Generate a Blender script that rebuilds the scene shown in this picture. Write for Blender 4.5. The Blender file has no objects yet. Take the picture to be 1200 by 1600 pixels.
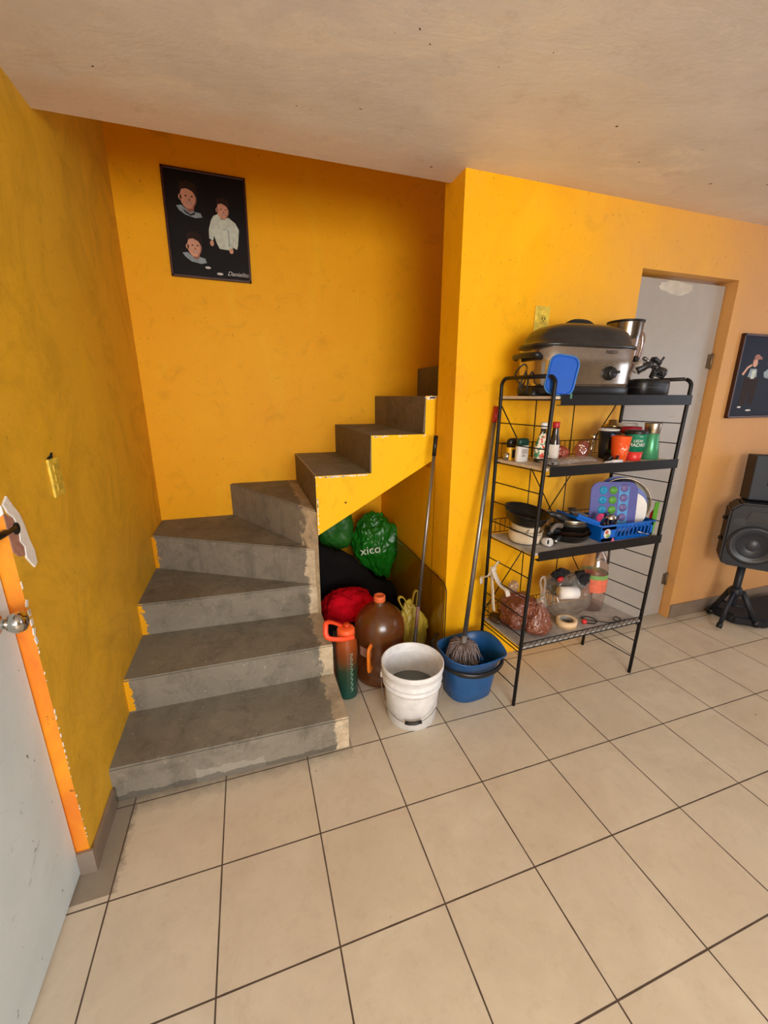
import bpy, bmesh, math, random
from mathutils import Vector, Matrix, noise, Euler
random.seed(7)
SC = bpy.context.scene
COL = SC.collection
PI = math.pi

# ------------------------------------------------------------------ camera
cam_d = bpy.data.cameras.new('camera'); cam = bpy.data.objects.new('camera', cam_d); COL.objects.link(cam)
cam_d.sensor_fit = 'HORIZONTAL'; cam_d.sensor_width = 36.0; cam_d.lens = 638.36 / 1200 * 36
cam_d.clip_start = 0.02; cam_d.clip_end = 60
rx, ry, rz = (0.94974, -0.31301, 0.00309), (-0.08215, -0.25876, -0.96244), (0.30205, 0.91382, -0.27147)
cam.matrix_world = Matrix(((rx[0], -ry[0], -rz[0], 0.52816), (rx[1], -ry[1], -rz[1], -1.11128),
                           (rx[2], -ry[2], -rz[2], 1.50736), (0, 0, 0, 1)))
SC.camera = cam
# ------------------------------------------------------------------ view, world and lights
SC.view_settings.view_transform = 'Standard'; SC.view_settings.look = 'None'
SC.view_settings.gamma = 1.0; SC.view_settings.use_curve_mapping = False
SC.view_settings.exposure = -0.10
SC.cycles.use_denoising = True
SC.cycles.max_bounces = 10; SC.cycles.diffuse_bounces = 5; SC.cycles.transparent_max_bounces = 16
SC.cycles.sample_clamp_indirect = 6.0
W = bpy.data.worlds.new('world'); SC.world = W; W.use_nodes = True
W.node_tree.nodes['Background'].inputs[0].default_value = (0.75, 0.86, 1.0, 1)
W.node_tree.nodes['Background'].inputs[1].default_value = 1.0

def area(name, loc, target, sx, sy, power, color):
    d = bpy.data.lights.new(name, 'AREA'); d.shape = 'RECTANGLE'; d.size = sx; d.size_y = sy
    d.energy = power; d.color = color
    o = bpy.data.objects.new(name, d); COL.objects.link(o); o.location = loc
    o.rotation_euler = (Vector(target) - Vector(loc)).to_track_quat('-Z', 'Y').to_euler()
    return o
# daylight through the wide street opening behind the camera; an added cool fill lamp on the right
area('daylight_front_opening', (0.85, -3.65, 1.55), (0.85, 0.7, 1.1), 1.9, 1.4, 118, (0.965, 0.985, 1.0))
area('cool_fill_right', (5.4, -0.9, 1.5), (3.0, 0.2, 1.3), 1.3, 1.2, 22, (0.72, 0.82, 1.0))

sd = bpy.data.lights.new('added_sun', 'SUN'); sd.energy = 4.2; sd.angle = 0.02; sd.color = (1.0, 0.95, 0.88)  # unseen sun, added so its patch on the floor lifts the ceiling
so = bpy.data.objects.new('added_sun', sd); COL.objects.link(so); so.rotation_euler = Vector((0.15, 0.62, -1.0)).to_track_quat('-Z', 'Y').to_euler()

# ------------------------------------------------------------------ materials
def lin(c):
    f = lambda v: v / 12.92 if v <= 0.04045 else ((v + 0.055) / 1.055) ** 2.4
    return tuple(f(x / 255) for x in c[:3]) + (1,)
class NT:
    def __init__(s, name):
        s.m = bpy.data.materials.new(name); s.m.use_nodes = True; s.t = s.m.node_tree
        s.b = s.t.nodes['Principled BSDF']; s.out = s.t.nodes['Material Output']
    def n(s, typ, **kw):
        x = s.t.nodes.new(typ)
        for k, v in kw.items(): setattr(x, k, v)
        return x
    def l(s, a, b): s.t.links.new(a, b)
    def val(s, sock, v):
        if hasattr(v, 'links') or isinstance(v, bpy.types.NodeSocket): s.l(v, sock)
        else: sock.default_value = v
    def co(s, scale=(1, 1, 1)):
        g = s.n('ShaderNodeNewGeometry'); m = s.n('ShaderNodeMapping'); m.inputs['Scale'].default_value = scale
        s.l(g.outputs['Position'], m.inputs['Vector']); return m.outputs['Vector']
    def noise(s, scale, detail=4, rough=0.6, vec=None, dist=0.0):
        x = s.n('ShaderNodeTexNoise'); x.inputs['Scale'].default_value = scale; x.inputs['Detail'].default_value = detail
        x.inputs['Roughness'].default_value = rough; x.inputs['Distortion'].default_value = dist
        s.l(vec if vec is not None else s.co(), x.inputs['Vector']); return x.outputs['Fac']
    def ramp(s, fac, a, b, ca=(0, 0, 0, 1), cb=(1, 1, 1, 1)):
        x = s.n('ShaderNodeValToRGB'); e = x.color_ramp.elements
        e[0].position = a; e[0].color = ca; e[1].position = b; e[1].color = cb
        s.l(fac, x.inputs[0]); return x.outputs[0]
    def mix(s, fac, a, b, blend='MIX'):
        x = s.n('ShaderNodeMix', data_type='RGBA', blend_type=blend)
        s.val(x.inputs[0], fac); s.val(x.inputs[6], a); s.val(x.inputs[7], b); return x.outputs[2]
    def math(s, op, a, b=0.0, c=None, clamp=False):
        x = s.n('ShaderNodeMath', operation=op, use_clamp=clamp); s.val(x.inputs[0], a); s.val(x.inputs[1], b)
        if c is not None: s.val(x.inputs[2], c)
        return x.outputs[0]
    def sep(s):
        g = s.n('ShaderNodeNewGeometry'); x = s.n('ShaderNodeSeparateXYZ'); s.l(g.outputs['Position'], x.inputs[0]); return x.outputs
    def bump(s, h, strength=0.3, dist=0.01):
        x = s.n('ShaderNodeBump'); x.inputs['Strength'].default_value = strength; x.inputs['Distance'].default_value = dist
        s.l(h, x.inputs['Height']); s.l(x.outputs[0], s.b.inputs['Normal'])
    def base(s, c): s.val(s.b.inputs['Base Color'], c)
    def rough(s, r): s.val(s.b.inputs['Roughness'], r)
MC = {}
def M(name, rgb, rough=0.5, metal=0.0, var=0.12, scale=18, bump=0.0, spec=0.5, coat=0.0):
    """plain procedural material: colour with a little mottling and optional bump"""
    if name in MC: return MC[name]
    t = NT(name); c = lin(rgb)
    f = t.noise(scale, 3)
    d = tuple(x * (1 - var) for x in c[:3]) + (1,); u = tuple(min(1, x * (1 + var)) for x in c[:3]) + (1,)
    t.base(t.ramp(f, 0.3, 0.7, d, u)); t.rough(rough)
    t.b.inputs['Metallic'].default_value = metal; t.b.inputs['Specular IOR Level'].default_value = spec
    t.b.inputs['Coat Weight'].default_value = coat
    if bump: t.bump(t.noise(scale * 4, 3), bump, 0.004)
    MC[name] = t.m; return t.m
def clear(name, tint, gloss=0.12, rough=0.08, grey=0.0, body=None):
    """thin see-through plastic or glass: tinted transparency, a glossy coat, optionally some milky body"""
    if name in MC: return MC[name]
    t = NT(name); tr = t.n('ShaderNodeBsdfTransparent'); tr.inputs[0].default_value = lin(tint)
    gl = t.n('ShaderNodeBsdfGlossy'); gl.inputs['Roughness'].default_value = rough
    fr = t.n('ShaderNodeFresnel'); fr.inputs[0].default_value = 1.45
    ge = t.n('ShaderNodeNewGeometry'); front = t.math('SUBTRACT', 1.0, ge.outputs['Backfacing'])
    fac = t.math('MULTIPLY', t.math('ADD', fr.outputs[0], gloss, clamp=True), front)
    mx = t.n('ShaderNodeMixShader'); t.l(fac, mx.inputs[0])
    src = tr.outputs[0]
    if body:
        df = t.n('ShaderNodeBsdfDiffuse'); df.inputs[0].default_value = lin(body)
        m2 = t.n('ShaderNodeMixShader'); m2.inputs[0].default_value = grey
        t.l(tr.outputs[0], m2.inputs[1]); t.l(df.outputs[0], m2.inputs[2]); src = m2.outputs[0]
    t.l(src, mx.inputs[1]); t.l(gl.outputs[0], mx.inputs[2]); t.l(mx.outputs[0], t.out.inputs[0])
    MC[name] = t.m; return t.m

def paint_mat(name, base, dirt, olive=0.0, haze=False):
    t = NT(name); v = t.co()
    a = t.ramp(t.noise(1.6, 5, 0.65, v, 0.6), 0.35, 0.75)
    c = t.mix(t.math('MULTIPLY', a, 0.55), lin(base), lin(dirt))
    sm = t.ramp(t.noise(7, 6, 0.7, v, 1.2), 0.56, 0.74)
    c = t.mix(t.math('MULTIPLY', sm, 0.26), c, lin((160, 108, 0)))
    st = t.ramp(t.noise(3.2, 5, 0.6, t.co((1, 1, 0.3)), 1.5), 0.58, 0.70)
    c = t.mix(t.math('MULTIPLY', st, 0.28), c, lin((255, 204, 30)))
    if olive:
        ol = t.ramp(t.noise(2.3, 6, 0.7, v, 2.0), 0.45, 0.7)
        c = t.mix(t.math('MULTIPLY', ol, olive), c, lin((160, 122, 24)))  # olive dulling of grazing light, mixed into the paint in blotches
    if haze:   # lens haze put into the paint: tan, stronger towards the far end
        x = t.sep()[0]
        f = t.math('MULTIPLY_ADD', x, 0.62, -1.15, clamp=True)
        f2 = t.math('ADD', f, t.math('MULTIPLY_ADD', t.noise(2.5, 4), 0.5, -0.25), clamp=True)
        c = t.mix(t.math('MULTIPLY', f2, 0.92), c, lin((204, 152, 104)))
    sp = t.ramp(t.noise(60, 2, 0.5, v), 0.70, 0.74)
    c = t.mix(t.math('MULTIPLY', sp, 0.35), c, lin((120, 80, 20)))
    t.base(c); t.rough(0.55); t.b.inputs['Specular IOR Level'].default_value = 0.25
    t.bump(t.noise(26, 6, 0.7, v), 0.25, 0.006)
    return t.m
YEL = paint_mat('yellow_wall_paint', (253, 188, 0), (246, 164, 0))
YELB = paint_mat('yellow_back_wall_paint', (253, 182, 0), (246, 164, 0))
PALE = paint_mat('pale_wall_paint', (214, 210, 200), (200, 194, 184))
YELF = paint_mat('yellow_hazed_wall_paint', (254, 188, 6), (246, 166, 8), haze=True)
YELL = paint_mat('dulled_yellow_wall_paint', (240, 188, 52), (226, 172, 40), olive=0.35)
YELS = paint_mat('bright_yellow_stair_paint', (255, 200, 0), (252, 186, 0))

def jamb_mat():
    t = NT('orange_jamb_paint'); v = t.co()
    c = t.mix(t.ramp(t.noise(3, 5, 0.6, t.co((1, 1, 0.6)), 1), 0.4, 0.62), lin((250, 158, 30)), lin((226, 108, 34)))
    c = t.mix(t.ramp(t.noise(14, 4, 0.6, v), 0.64, 0.68), c, lin((120, 70, 20)))
    t.base(c); t.rough(0.5); t.bump(t.noise(20, 5), 0.3, 0.006); return t.m
JAMB = jamb_mat()

def concrete(name, a, b, edge=True, tread=False):
    t = NT(name); v = t.co(); P = t.sep()
    c = t.mix(t.ramp(t.noise(3.0, 6, 0.65, v, 0.8), 0.3, 0.7), lin(a), lin(b))
    c = t.mix(t.math('MULTIPLY', t.ramp(t.noise(11, 6, 0.75, v, 0.5), 0.5, 0.72), 0.45), c, lin((58, 52, 46)))
    c = t.mix(t.math('MULTIPLY', t.ramp(t.noise(30, 5, 0.7, v), 0.58, 0.72), 0.30), c, lin((178, 168, 152)))
    c = t.mix(t.ramp(t.noise(90, 1, 0.5, v), 0.76, 0.78), c, lin((200, 190, 175)))
    if not tread:    # vertical drips of dirt and a light mortar smear low on the first riser
        dr = t.ramp(t.noise(9, 4, 0.6, t.co((1, 1, 0.12)), 0.2), 0.56, 0.72)
        c = t.mix(t.math('MULTIPLY', dr, 0.35), c, lin((70, 62, 55)))
        lo = t.math('MULTIPLY', t.math('LESS_THAN', P[2], t.math('MULTIPLY_ADD', t.noise(6, 4), 0.14, 0.0)), t.math('GREATER_THAN', P[0], 0.22))
        lo = t.math('MULTIPLY', lo, t.math('LESS_THAN', P[0], t.math('MULTIPLY_ADD', t.noise(5, 3), 0.3, 0.33)))
        c = t.mix(t.math('MULTIPLY', lo, 0.5), c, lin((176, 168, 155)))
        dk = t.math('LESS_THAN', P[2], t.math('MULTIPLY_ADD', t.noise(14, 4), 0.05, 0.0))
        c = t.mix(t.math('MULTIPLY', dk, 0.5), c, lin((62, 55, 48)))
        # splashes of wall paint against the left wall
        yl = t.math('LESS_THAN', P[0], t.math('MULTIPLY_ADD', t.noise(28, 4, 0.7), 0.10, -0.098))
        c = t.mix(t.math('MULTIPLY', yl, t.math('GREATER_THAN', P[2], 0.16)), c, lin((236, 168, 20)))
    if edge:         # bare plaster band along the open right edge
        nz = t.noise(16, 5, 0.7, v, 0.4)
        e = t.ramp(t.math('ADD', P[0], t.math('MULTIPLY_ADD', nz, 0.12, -0.06)), 0.778, 0.786)
        near = t.math('LESS_THAN', P[0], 0.8475)
        brk = t.ramp(t.noise(7, 3, 0.5, t.co((1, 1, 1.6))), 0.36, 0.42)
        e = t.math('MULTIPLY', t.math('MULTIPLY', e, near), t.math('MULTIPLY_ADD', brk, 0.4, 0.6))
        pc = t.mix(t.ramp(t.noise(22, 5, 0.7, v), 0.35, 0.7), lin((226, 208, 178)), lin((186, 164, 134)))
        c = t.mix(t.math('MULTIPLY', e, 0.95 if not tread else 0.6), c, pc)
    t.base(c); t.rough(0.8); t.b.inputs['Specular IOR Level'].default_value = 0.2
    t.bump(t.noise(38, 7, 0.75, v), 0.5, 0.008)
    return t.m
CONR = concrete('grey_concrete_riser', (148, 140, 126), (128, 120, 106))
CONT = concrete('worn_concrete_tread', (144, 141, 128), (116, 112, 101), tread=True)
CONU = concrete('brown_concrete_riser', (130, 116, 96), (112, 100, 82), edge=False, tread=True)

def floor_mat():
    t = NT('beige_floor_tile'); P = t.sep(); v = t.co(); G = 0.33
    def line(o):
        m = t.math('PINGPONG', o, G / 2); return m     # 0 on a grout line, G/2 mid tile
    d = t.math('MINIMUM', line(P[0]), line(P[1]))
    g = t.math('LESS_THAN', d, t.math('MULTIPLY_ADD', t.noise(9, 3), 0.0018, 0.0015))
    tid = t.n('ShaderNodeTexWhiteNoise', noise_dimensions='2D'); cb = t.n('ShaderNodeCombineXYZ')
    t.l(t.math('FLOOR', t.math('DIVIDE', P[0], G)), cb.inputs[0]); t.l(t.math('FLOOR', t.math('DIVIDE', P[1], G)), cb.inputs[1])
    t.l(cb.outputs[0], tid.inputs['Vector'])
    c = t.mix(t.ramp(t.noise(4, 6, 0.7, v, 0.5), 0.3, 0.72), lin((217, 206, 185)), lin((200, 187, 166)))
    c = t.mix(t.math('MULTIPLY', tid.outputs[0], 0.22), c, lin((204, 180, 152)))
    c = t.mix(t.math('MULTIPLY', t.ramp(t.noise(16, 6, 0.8, v), 0.52, 0.7), 0.2), c, lin((160, 138, 112)))
    c = t.mix(t.ramp(t.noise(24, 2, 0.4, v), 0.785, 0.80), c, lin((120, 84, 50)))
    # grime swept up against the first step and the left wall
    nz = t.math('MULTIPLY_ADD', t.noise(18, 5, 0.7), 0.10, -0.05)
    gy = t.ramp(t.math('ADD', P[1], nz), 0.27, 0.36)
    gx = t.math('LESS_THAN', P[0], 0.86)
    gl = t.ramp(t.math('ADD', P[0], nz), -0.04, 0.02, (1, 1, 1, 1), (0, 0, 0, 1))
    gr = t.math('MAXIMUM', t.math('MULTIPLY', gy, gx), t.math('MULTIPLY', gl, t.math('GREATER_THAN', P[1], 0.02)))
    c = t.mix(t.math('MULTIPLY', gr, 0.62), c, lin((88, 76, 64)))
    bk = t.ramp(t.math('ADD', P[1], nz), 0.60, 0.75)
    c = t.mix(t.math('MULTIPLY', bk, 0.30), c, lin((110, 92, 76)))
    c = t.mix(g, c, lin((84, 70, 60)))
    t.base(c); t.rough(t.math('MULTIPLY_ADD', t.noise(10, 4), 0.25, 0.30)); t.b.inputs['Specular IOR Level'].default_value = 0.35
    h = t.math('SUBTRACT', 1.0, g); t.bump(h, 0.35, 0.002)
    return t.m
FLOOR = floor_mat()

def ceil_mat():
    t = NT('trowelled_ceiling_plaster'); v = t.co((1, 1.0, 1))
    st = t.n('ShaderNodeMapping'); st.inputs['Rotation'].default_value = (0, 0, 0.35); st.inputs['Scale'].default_value = (1.0, 1.9, 1)
    t.l(v, st.inputs['Vector'])
    c = t.mix(t.ramp(t.noise(1.4, 5, 0.6, v, 0.7), 0.3, 0.7), lin((226, 221, 217)), lin((208, 202, 197)))
    c = t.mix(t.math('MULTIPLY', t.ramp(t.noise(2.6, 6, 0.7, st.outputs[0], 0.6), 0.52, 0.68), 0.7), c, lin((234, 226, 214)))
    c = t.mix(t.math('MULTIPLY', t.ramp(t.noise(9, 6, 0.75, v), 0.55, 0.75), 0.3), c, lin((164, 142, 124)))
    c = t.mix(t.ramp(t.noise(40, 1, 0.4, v), 0.80, 0.81), c, lin((70, 50, 40)))
    # warmer orange tone towards the wall joint
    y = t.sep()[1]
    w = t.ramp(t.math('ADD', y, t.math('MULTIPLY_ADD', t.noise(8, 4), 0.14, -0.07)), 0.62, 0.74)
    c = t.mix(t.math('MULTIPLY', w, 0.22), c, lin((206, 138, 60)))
    t.base(c); t.rough(t.math('MULTIPLY_ADD', t.noise(2.6, 5, 0.6, st.outputs[0]), 0.5, 0.18))
    t.b.inputs['Specular IOR Level'].default_value = 0.4
    t.bump(t.noise(3.5, 6, 0.6, st.outputs[0], 0.3), 0.25, 0.015)
    return t.m
CEIL = ceil_mat()

def door_mat(name, a, b, spots):
    t = NT(name); v = t.co()
    c = t.mix(t.ramp(t.noise(2.4, 5, 0.6, v, 0.5), 0.3, 0.7), lin(a), lin(b))
    c = t.mix(t.math('MULTIPLY', t.ramp(t.noise(9, 6, 0.8, v, 1.0), 0.6, 0.72), 0.5), c, lin((120, 118, 112)))
    if spots: c = t.mix(t.ramp(t.noise(34, 4, 0.7, v), 0.68, 0.72), c, lin((70, 64, 56)))
    t.base(c); t.rough(0.45); t.bump(t.noise(30, 4), 0.12, 0.003); return t.m
DOORW = door_mat('pale_blue_white_door_paint', (224, 238, 244), (204, 219, 225), True)
DOORG = door_mat('grey_door_paint', (176, 168, 160), (160, 154, 148), False)
BASEB = door_mat('dirty_grey_tile_skirting', (150, 132, 116), (118, 102, 88), True)

BLK = M('black_painted_metal', (17, 15, 17), 0.42, 0.0, 0.3, 30, spec=0.3)
BLKP = M('black_plastic', (22, 22, 24), 0.35)
DARKN = M('dark_nonstick_metal', (24, 21, 19), 0.35, 0.2)
STEEL = M('brushed_steel', (176, 170, 164), 0.28, 1.0, 0.08, 60)
CHROME = M('chrome', (200, 196, 190), 0.12, 1.0, 0.03)
GREYM = M('grey_metal_pole', (150, 146, 142), 0.35, 0.85, 0.1)
WHITEP = M('white_plastic', (226, 224, 222), 0.4, var=0.06)
CREAM = M('cream_enamel', (226, 210, 184), 0.3, var=0.05)
BLUEP = M('blue_plastic', (8, 84, 190), 0.5, var=0.08, spec=0.25)
ORANGEP = M('orange_plastic', (250, 84, 40), 0.35, var=0.06)
REDP = M('red_plastic', (190, 30, 34), 0.35)
GREENP = M('green_plastic', (92, 158, 48), 0.4)
FILM = clear('clear_plastic_film', (246, 242, 238), 0.04, 0.22, 0.16, (220, 212, 204))

# ------------------------------------------------------------------ geometry helpers
class B:
    """collects shapes (world coordinates) for ONE mesh object"""
    def __init__(s): s.bm = bmesh.new()
    def _mi(s, fs, mi, smooth):
        for f in fs: f.material_index = mi; f.smooth = smooth
    def box(s, c, d, bev=0.0, mi=0, rot=None, seg=2):
        t = bmesh.new(); bmesh.ops.create_cube(t, size=1.0)
        bmesh.ops.scale(t, vec=d, verts=t.verts)
        if bev: bmesh.ops.bevel(t, geom=list(t.edges), offset=min(bev, min(d) * 0.49), segments=seg, affect='EDGES', profile=0.5)
        m = Matrix.Translation(c) @ (rot.to_4x4() if rot else Matrix.Identity(4))
        bmesh.ops.transform(t, matrix=m, verts=t.verts); s._mi(t.faces, mi, False); s.add(t); return s
    def add(s, t):
        me = bpy.data.meshes.new('t'); t.to_mesh(me); t.free(); s.bm.from_mesh(me); bpy.data.meshes.remove(me)
    def lathe(s, prof, c=(0, 0, 0), seg=32, mi=0, rot=None, sx=1, sy=1, sq=0, cap=True):
        """prof: list of (r, z); sq>0 makes the section a rounded square"""
        t = bmesh.new(); rings = []
        for r, z in prof:
            ring = []
            for k in range(seg):
                a = 2 * PI * k / seg; ca, sa = math.cos(a), math.sin(a)
                if sq:
                    e = 2 / sq; ca = math.copysign(abs(ca) ** e, ca); sa = math.copysign(abs(sa) ** e, sa)
                ring.append(t.verts.new((r * ca * sx, r * sa * sy, z)))
            rings.append(ring)
        for i in range(len(rings) - 1):
            for k in range(seg):
                t.faces.new((rings[i][k], rings[i][(k + 1) % seg], rings[i + 1][(k + 1) % seg], rings[i + 1][k]))
        if cap and len(prof) == 2 and abs(prof[0][1] - prof[1][1]) < 1e-6: cap = False
        if cap:
            if prof[0][0] > 1e-5: t.faces.new(list(reversed(rings[0])))
            if prof[-1][0] > 1e-5: t.faces.new(rings[-1])
        bmesh.ops.remove_doubles(t, verts=t.verts, dist=1e-6)
        m = Matrix.Translation(c) @ (rot.to_4x4() if rot else Matrix.Identity(4))
        bmesh.ops.transform(t, matrix=m, verts=t.verts); s._mi(t.faces, mi, True); s.add(t); return s
    def tube(s, pts, r, seg=8, mi=0, closed=False, flat=1.0):
        pts = [Vector(p) for p in pts]; n = len(pts); t = bmesh.new(); rings = []
        up = Vector((0, 0, 1))
        for i, p in enumerate(pts):
            if closed: d = pts[(i + 1) % n] - pts[i - 1]
            else: d = pts[min(i + 1, n - 1)] - pts[max(i - 1, 0)]
            d.normalize()
            if i == 0:
                u = d.cross(up if abs(d.z) < 0.95 else Vector((1, 0, 0))).normalized()
            else:
                u = (u - d * u.dot(d)).normalized()
            w = d.cross(u); rr = r[i] if isinstance(r, (list, tuple)) else r
            rings.append([t.verts.new(p + (u * math.cos(2 * PI * k / seg) + w * math.sin(2 * PI * k / seg) * flat) * rr) for k in range(seg)])
        for i in range(n if closed else n - 1):
            a, b = rings[i], rings[(i + 1) % n]
            for k in range(seg): t.faces.new((a[k], a[(k + 1) % seg], b[(k + 1) % seg], b[k]))
        if not closed: t.faces.new(list(reversed(rings[0]))); t.faces.new(rings[-1])
        s._mi(t.faces, mi, True); s.add(t); return s
    def prism(s, poly, d0, d1, ax=2, mi=0, bev=0.0, smooth=False):
        """poly in the two other axes (in xyz order), extruded along ax from d0 to d1"""
        t = bmesh.new()
        def v(p, d):
            q = list(p); q.insert(ax, d); return t.verts.new(q)
        a = [v(p, d0) for p in poly]; b = [v(p, d1) for p in poly]; n = len(poly)
        t.faces.new(a); t.faces.new(b)
        for i in range(n): t.faces.new((a[i], a[(i + 1) % n], b[(i + 1) % n], b[i]))
        bmesh.ops.recalc_face_normals(t, faces=t.faces)
        if bev: bmesh.ops.bevel(t, geom=list(t.edges), offset=bev, segments=2, affect='EDGES')
        s._mi(t.faces, mi, smooth); s.add(t); return s
    def poly(s, pts, mi=0):
        t = bmesh.new(); t.faces.new([t.verts.new(p) for p in pts]); s._mi(t.faces, mi, False); s.add(t); return s
    def blob(s, c, r, amp=0.15, freq=3.0, sub=4, mi=0, seed=0, sq=2.0, crease=0.0, fn=None):
        """crumpled ellipsoid; fn(v, n) may reshape the unit point first"""
        t = bmesh.new(); bmesh.ops.create_icosphere(t, subdivisions=sub, radius=1.0)
        for v in t.verts:
            n = v.co.normalized(); q = n.copy()
            if sq != 2.0:
                k = (abs(n.x) ** sq + abs(n.y) ** sq + abs(n.z) ** sq) ** (-1 / sq); q = n * k
            if fn: q = fn(q)
            o = Vector((seed * 7.1, seed * 3.3, 0))
            d = noise.noise(n * freq + o) * amp
            if crease:
                d -= abs(noise.noise(n * freq * 1.7 + o * 2)) * crease
                d += abs(noise.noise(n * freq * 3.9 + o)) * crease * 0.5
            q = q * (1 + d)
            v.co = Vector((c[0] + q.x * r[0], c[1] + q.y * r[1], c[2] + q.z * r[2]))
        s._mi(t.faces, mi, True); s.add(t); return s
    def text(s, txt, size, m, mi=0, depth=0.0004, shear=0.0, align='CENTER'):
        cu = bpy.data.curves.new('t', 'FONT'); cu.body = txt; cu.size = size; cu.extrude = depth; cu.shear = shear
        cu.align_x = align; cu.align_y = 'CENTER'; cu.resolution_u = 3
        o = bpy.data.objects.new('t', cu); me = bpy.data.meshes.new_from_object(o)
        t = bmesh.new(); t.from_mesh(me); bmesh.ops.transform(t, matrix=m, verts=t.verts)
        s._mi(t.faces, mi, False); s.add(t)
        bpy.data.objects.remove(o); bpy.data.curves.remove(cu); bpy.data.meshes.remove(me); return s
    def ymin(s, z):   # lift so that the lowest point rests at z
        lo = min(v.co.z for v in s.bm.verts)
        bmesh.ops.translate(s.bm, vec=(0, 0, z - lo), verts=s.bm.verts); return s

def obj(name, b, mats, parent=None, origin=None):
    bm = b.bm if isinstance(b, B) else b
    mats = mats if isinstance(mats, (list, tuple)) else [mats]
    bmesh.ops.recalc_face_normals(bm, faces=bm.faces) if len(bm.faces) and all(f.smooth for f in bm.faces) else None
    o3 = Vector((0, 0, 0)); r = parent
    while r is not None: o3 += r.location; r = r.parent
    if origin is not None: o3 = Vector(origin)
    bmesh.ops.translate(bm, vec=-o3, verts=bm.verts)
    me = bpy.data.meshes.new(name); bm.to_mesh(me); bm.free()
    for m in mats: me.materials.append(m)
    o = bpy.data.objects.new(name, me); COL.objects.link(o)
    if parent is not None: o.parent = parent
    if origin is not None: o.location = origin
    return o
def tag(o, label, cat, group=None, kind=None):
    o['label'] = label; o['category'] = cat
    if group: o['group'] = group
    o['kind'] = kind or 'thing'
    return o
def thing(name, label, cat, loc, group=None):
    o = bpy.data.objects.new(name, None); COL.objects.link(o); o.location = loc; o.empty_display_size = 0.05
    return tag(o, label, cat, group)
def struct(name, b, mats, label, cat, parent=None):
    o = obj(name, b, mats, parent); o['kind'] = 'structure'
    if parent is None: o['label'] = label; o['category'] = cat
    return o
RX = lambda a: Matrix.Rotation(a, 3, 'X')
RY = lambda a: Matrix.Rotation(a, 3, 'Y')
RZ = lambda a: Matrix.Rotation(a, 3, 'Z')
def arc(c, r, a0, a1, n, plane='XY'):
    out = []
    for i in range(n + 1):
        a = math.radians(a0 + (a1 - a0) * i / n); u, v = r * math.cos(a), r * math.sin(a)
        out.append({'XY': (c[0] + u, c[1] + v, c[2]), 'XZ': (c[0] + u, c[1], c[2] + v), 'YZ': (c[0], c[1] + u, c[2] + v)}[plane])
    return out
def smooth(pts, n=6):
    """Catmull-Rom through the points"""
    P = [Vector(p) for p in pts]; out = []
    for i in range(len(P) - 1):
        a, b, c, d = P[max(i - 1, 0)], P[i], P[i + 1], P[min(i + 2, len(P) - 1)]
        for k in range(n):
            t = k / n
            out.append(0.5 * ((2 * b) + (c - a) * t + (2 * a - 5 * b + 4 * c - d) * t * t + (3 * b - a - 3 * c + d) * t ** 3))
    out.append(P[-1]); return out

# ================================================================== THE ROOM
XL, YB, YF, CZ = -0.07, 1.87, 0.72, 2.433
REAR, RIGHT = -3.8, 5.6
b = B().box(((XL - 0.3 + RIGHT) / 2, (REAR + 2.0) / 2, -0.05), (RIGHT - XL + 0.5, 2.0 - REAR, 0.1))
struct('floor', b, FLOOR, 'beige square floor tiles with dark grout', 'floor')
b = B().box(((XL + 1.49) / 2, (REAR + 0.857) / 2, CZ + 0.09), (1.49 - XL, 0.857 - REAR, 0.18))
b.box(((1.49 + RIGHT) / 2, (REAR + YF) / 2 , CZ + 0.09), (RIGHT - 1.49, YF - REAR, 0.18))
struct('ceiling', b, CEIL, 'trowelled beige plaster ceiling ending at the stairwell', 'ceiling')
b = B().box((XL / 2 + 1.6, 1.5, 4.05), (3.6, 1.4, 0.1))
struct('ceiling', b, CEIL, 'plaster ceiling high above the stairwell', 'ceiling')
b = B().box(((XL + 1.49) / 2, 0.80, 3.31), (1.49 - XL, 0.114, 1.40))
struct('wall_front', b, YEL, 'upper wall of the stairwell above the ceiling edge', 'wall')
# stairwell back wall
b = B().box((1.6, YB + 0.06, 2.0), (3.6, 0.12, 4.0))
struct('wall_back', b, YELB, 'yellow wall behind the stairs', 'wall')
# left wall beside the stairs
def wall_left():
    b = B(); ys = [0.12 + (YB - 0.12) * i / 30 for i in range(31)]
    b.box((XL - 0.1, (0.12 + YB) / 2, 2.0), (0.2, YB - 0.12, 4.0), mi=0)
    for f in b.bm.faces:
        if f.calc_center_median().y < 0.125: f.material_index = 1
    return b
struct('wall_left', wall_left(), [YELL, JAMB], 'smudged and dulled yellow wall on the left of the stairs', 'wall')
b = B().box((XL - 0.1, (REAR - 0.86) / 2, CZ / 2), (0.2, -0.86 - REAR, CZ)).box((XL - 0.1, (-0.86 + 0.12) / 2, (2.12 + CZ) / 2), (0.2, 0.98, CZ - 2.12))
struct('wall_left', b, YELL, 'yellow wall around the white door', 'wall')
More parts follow.
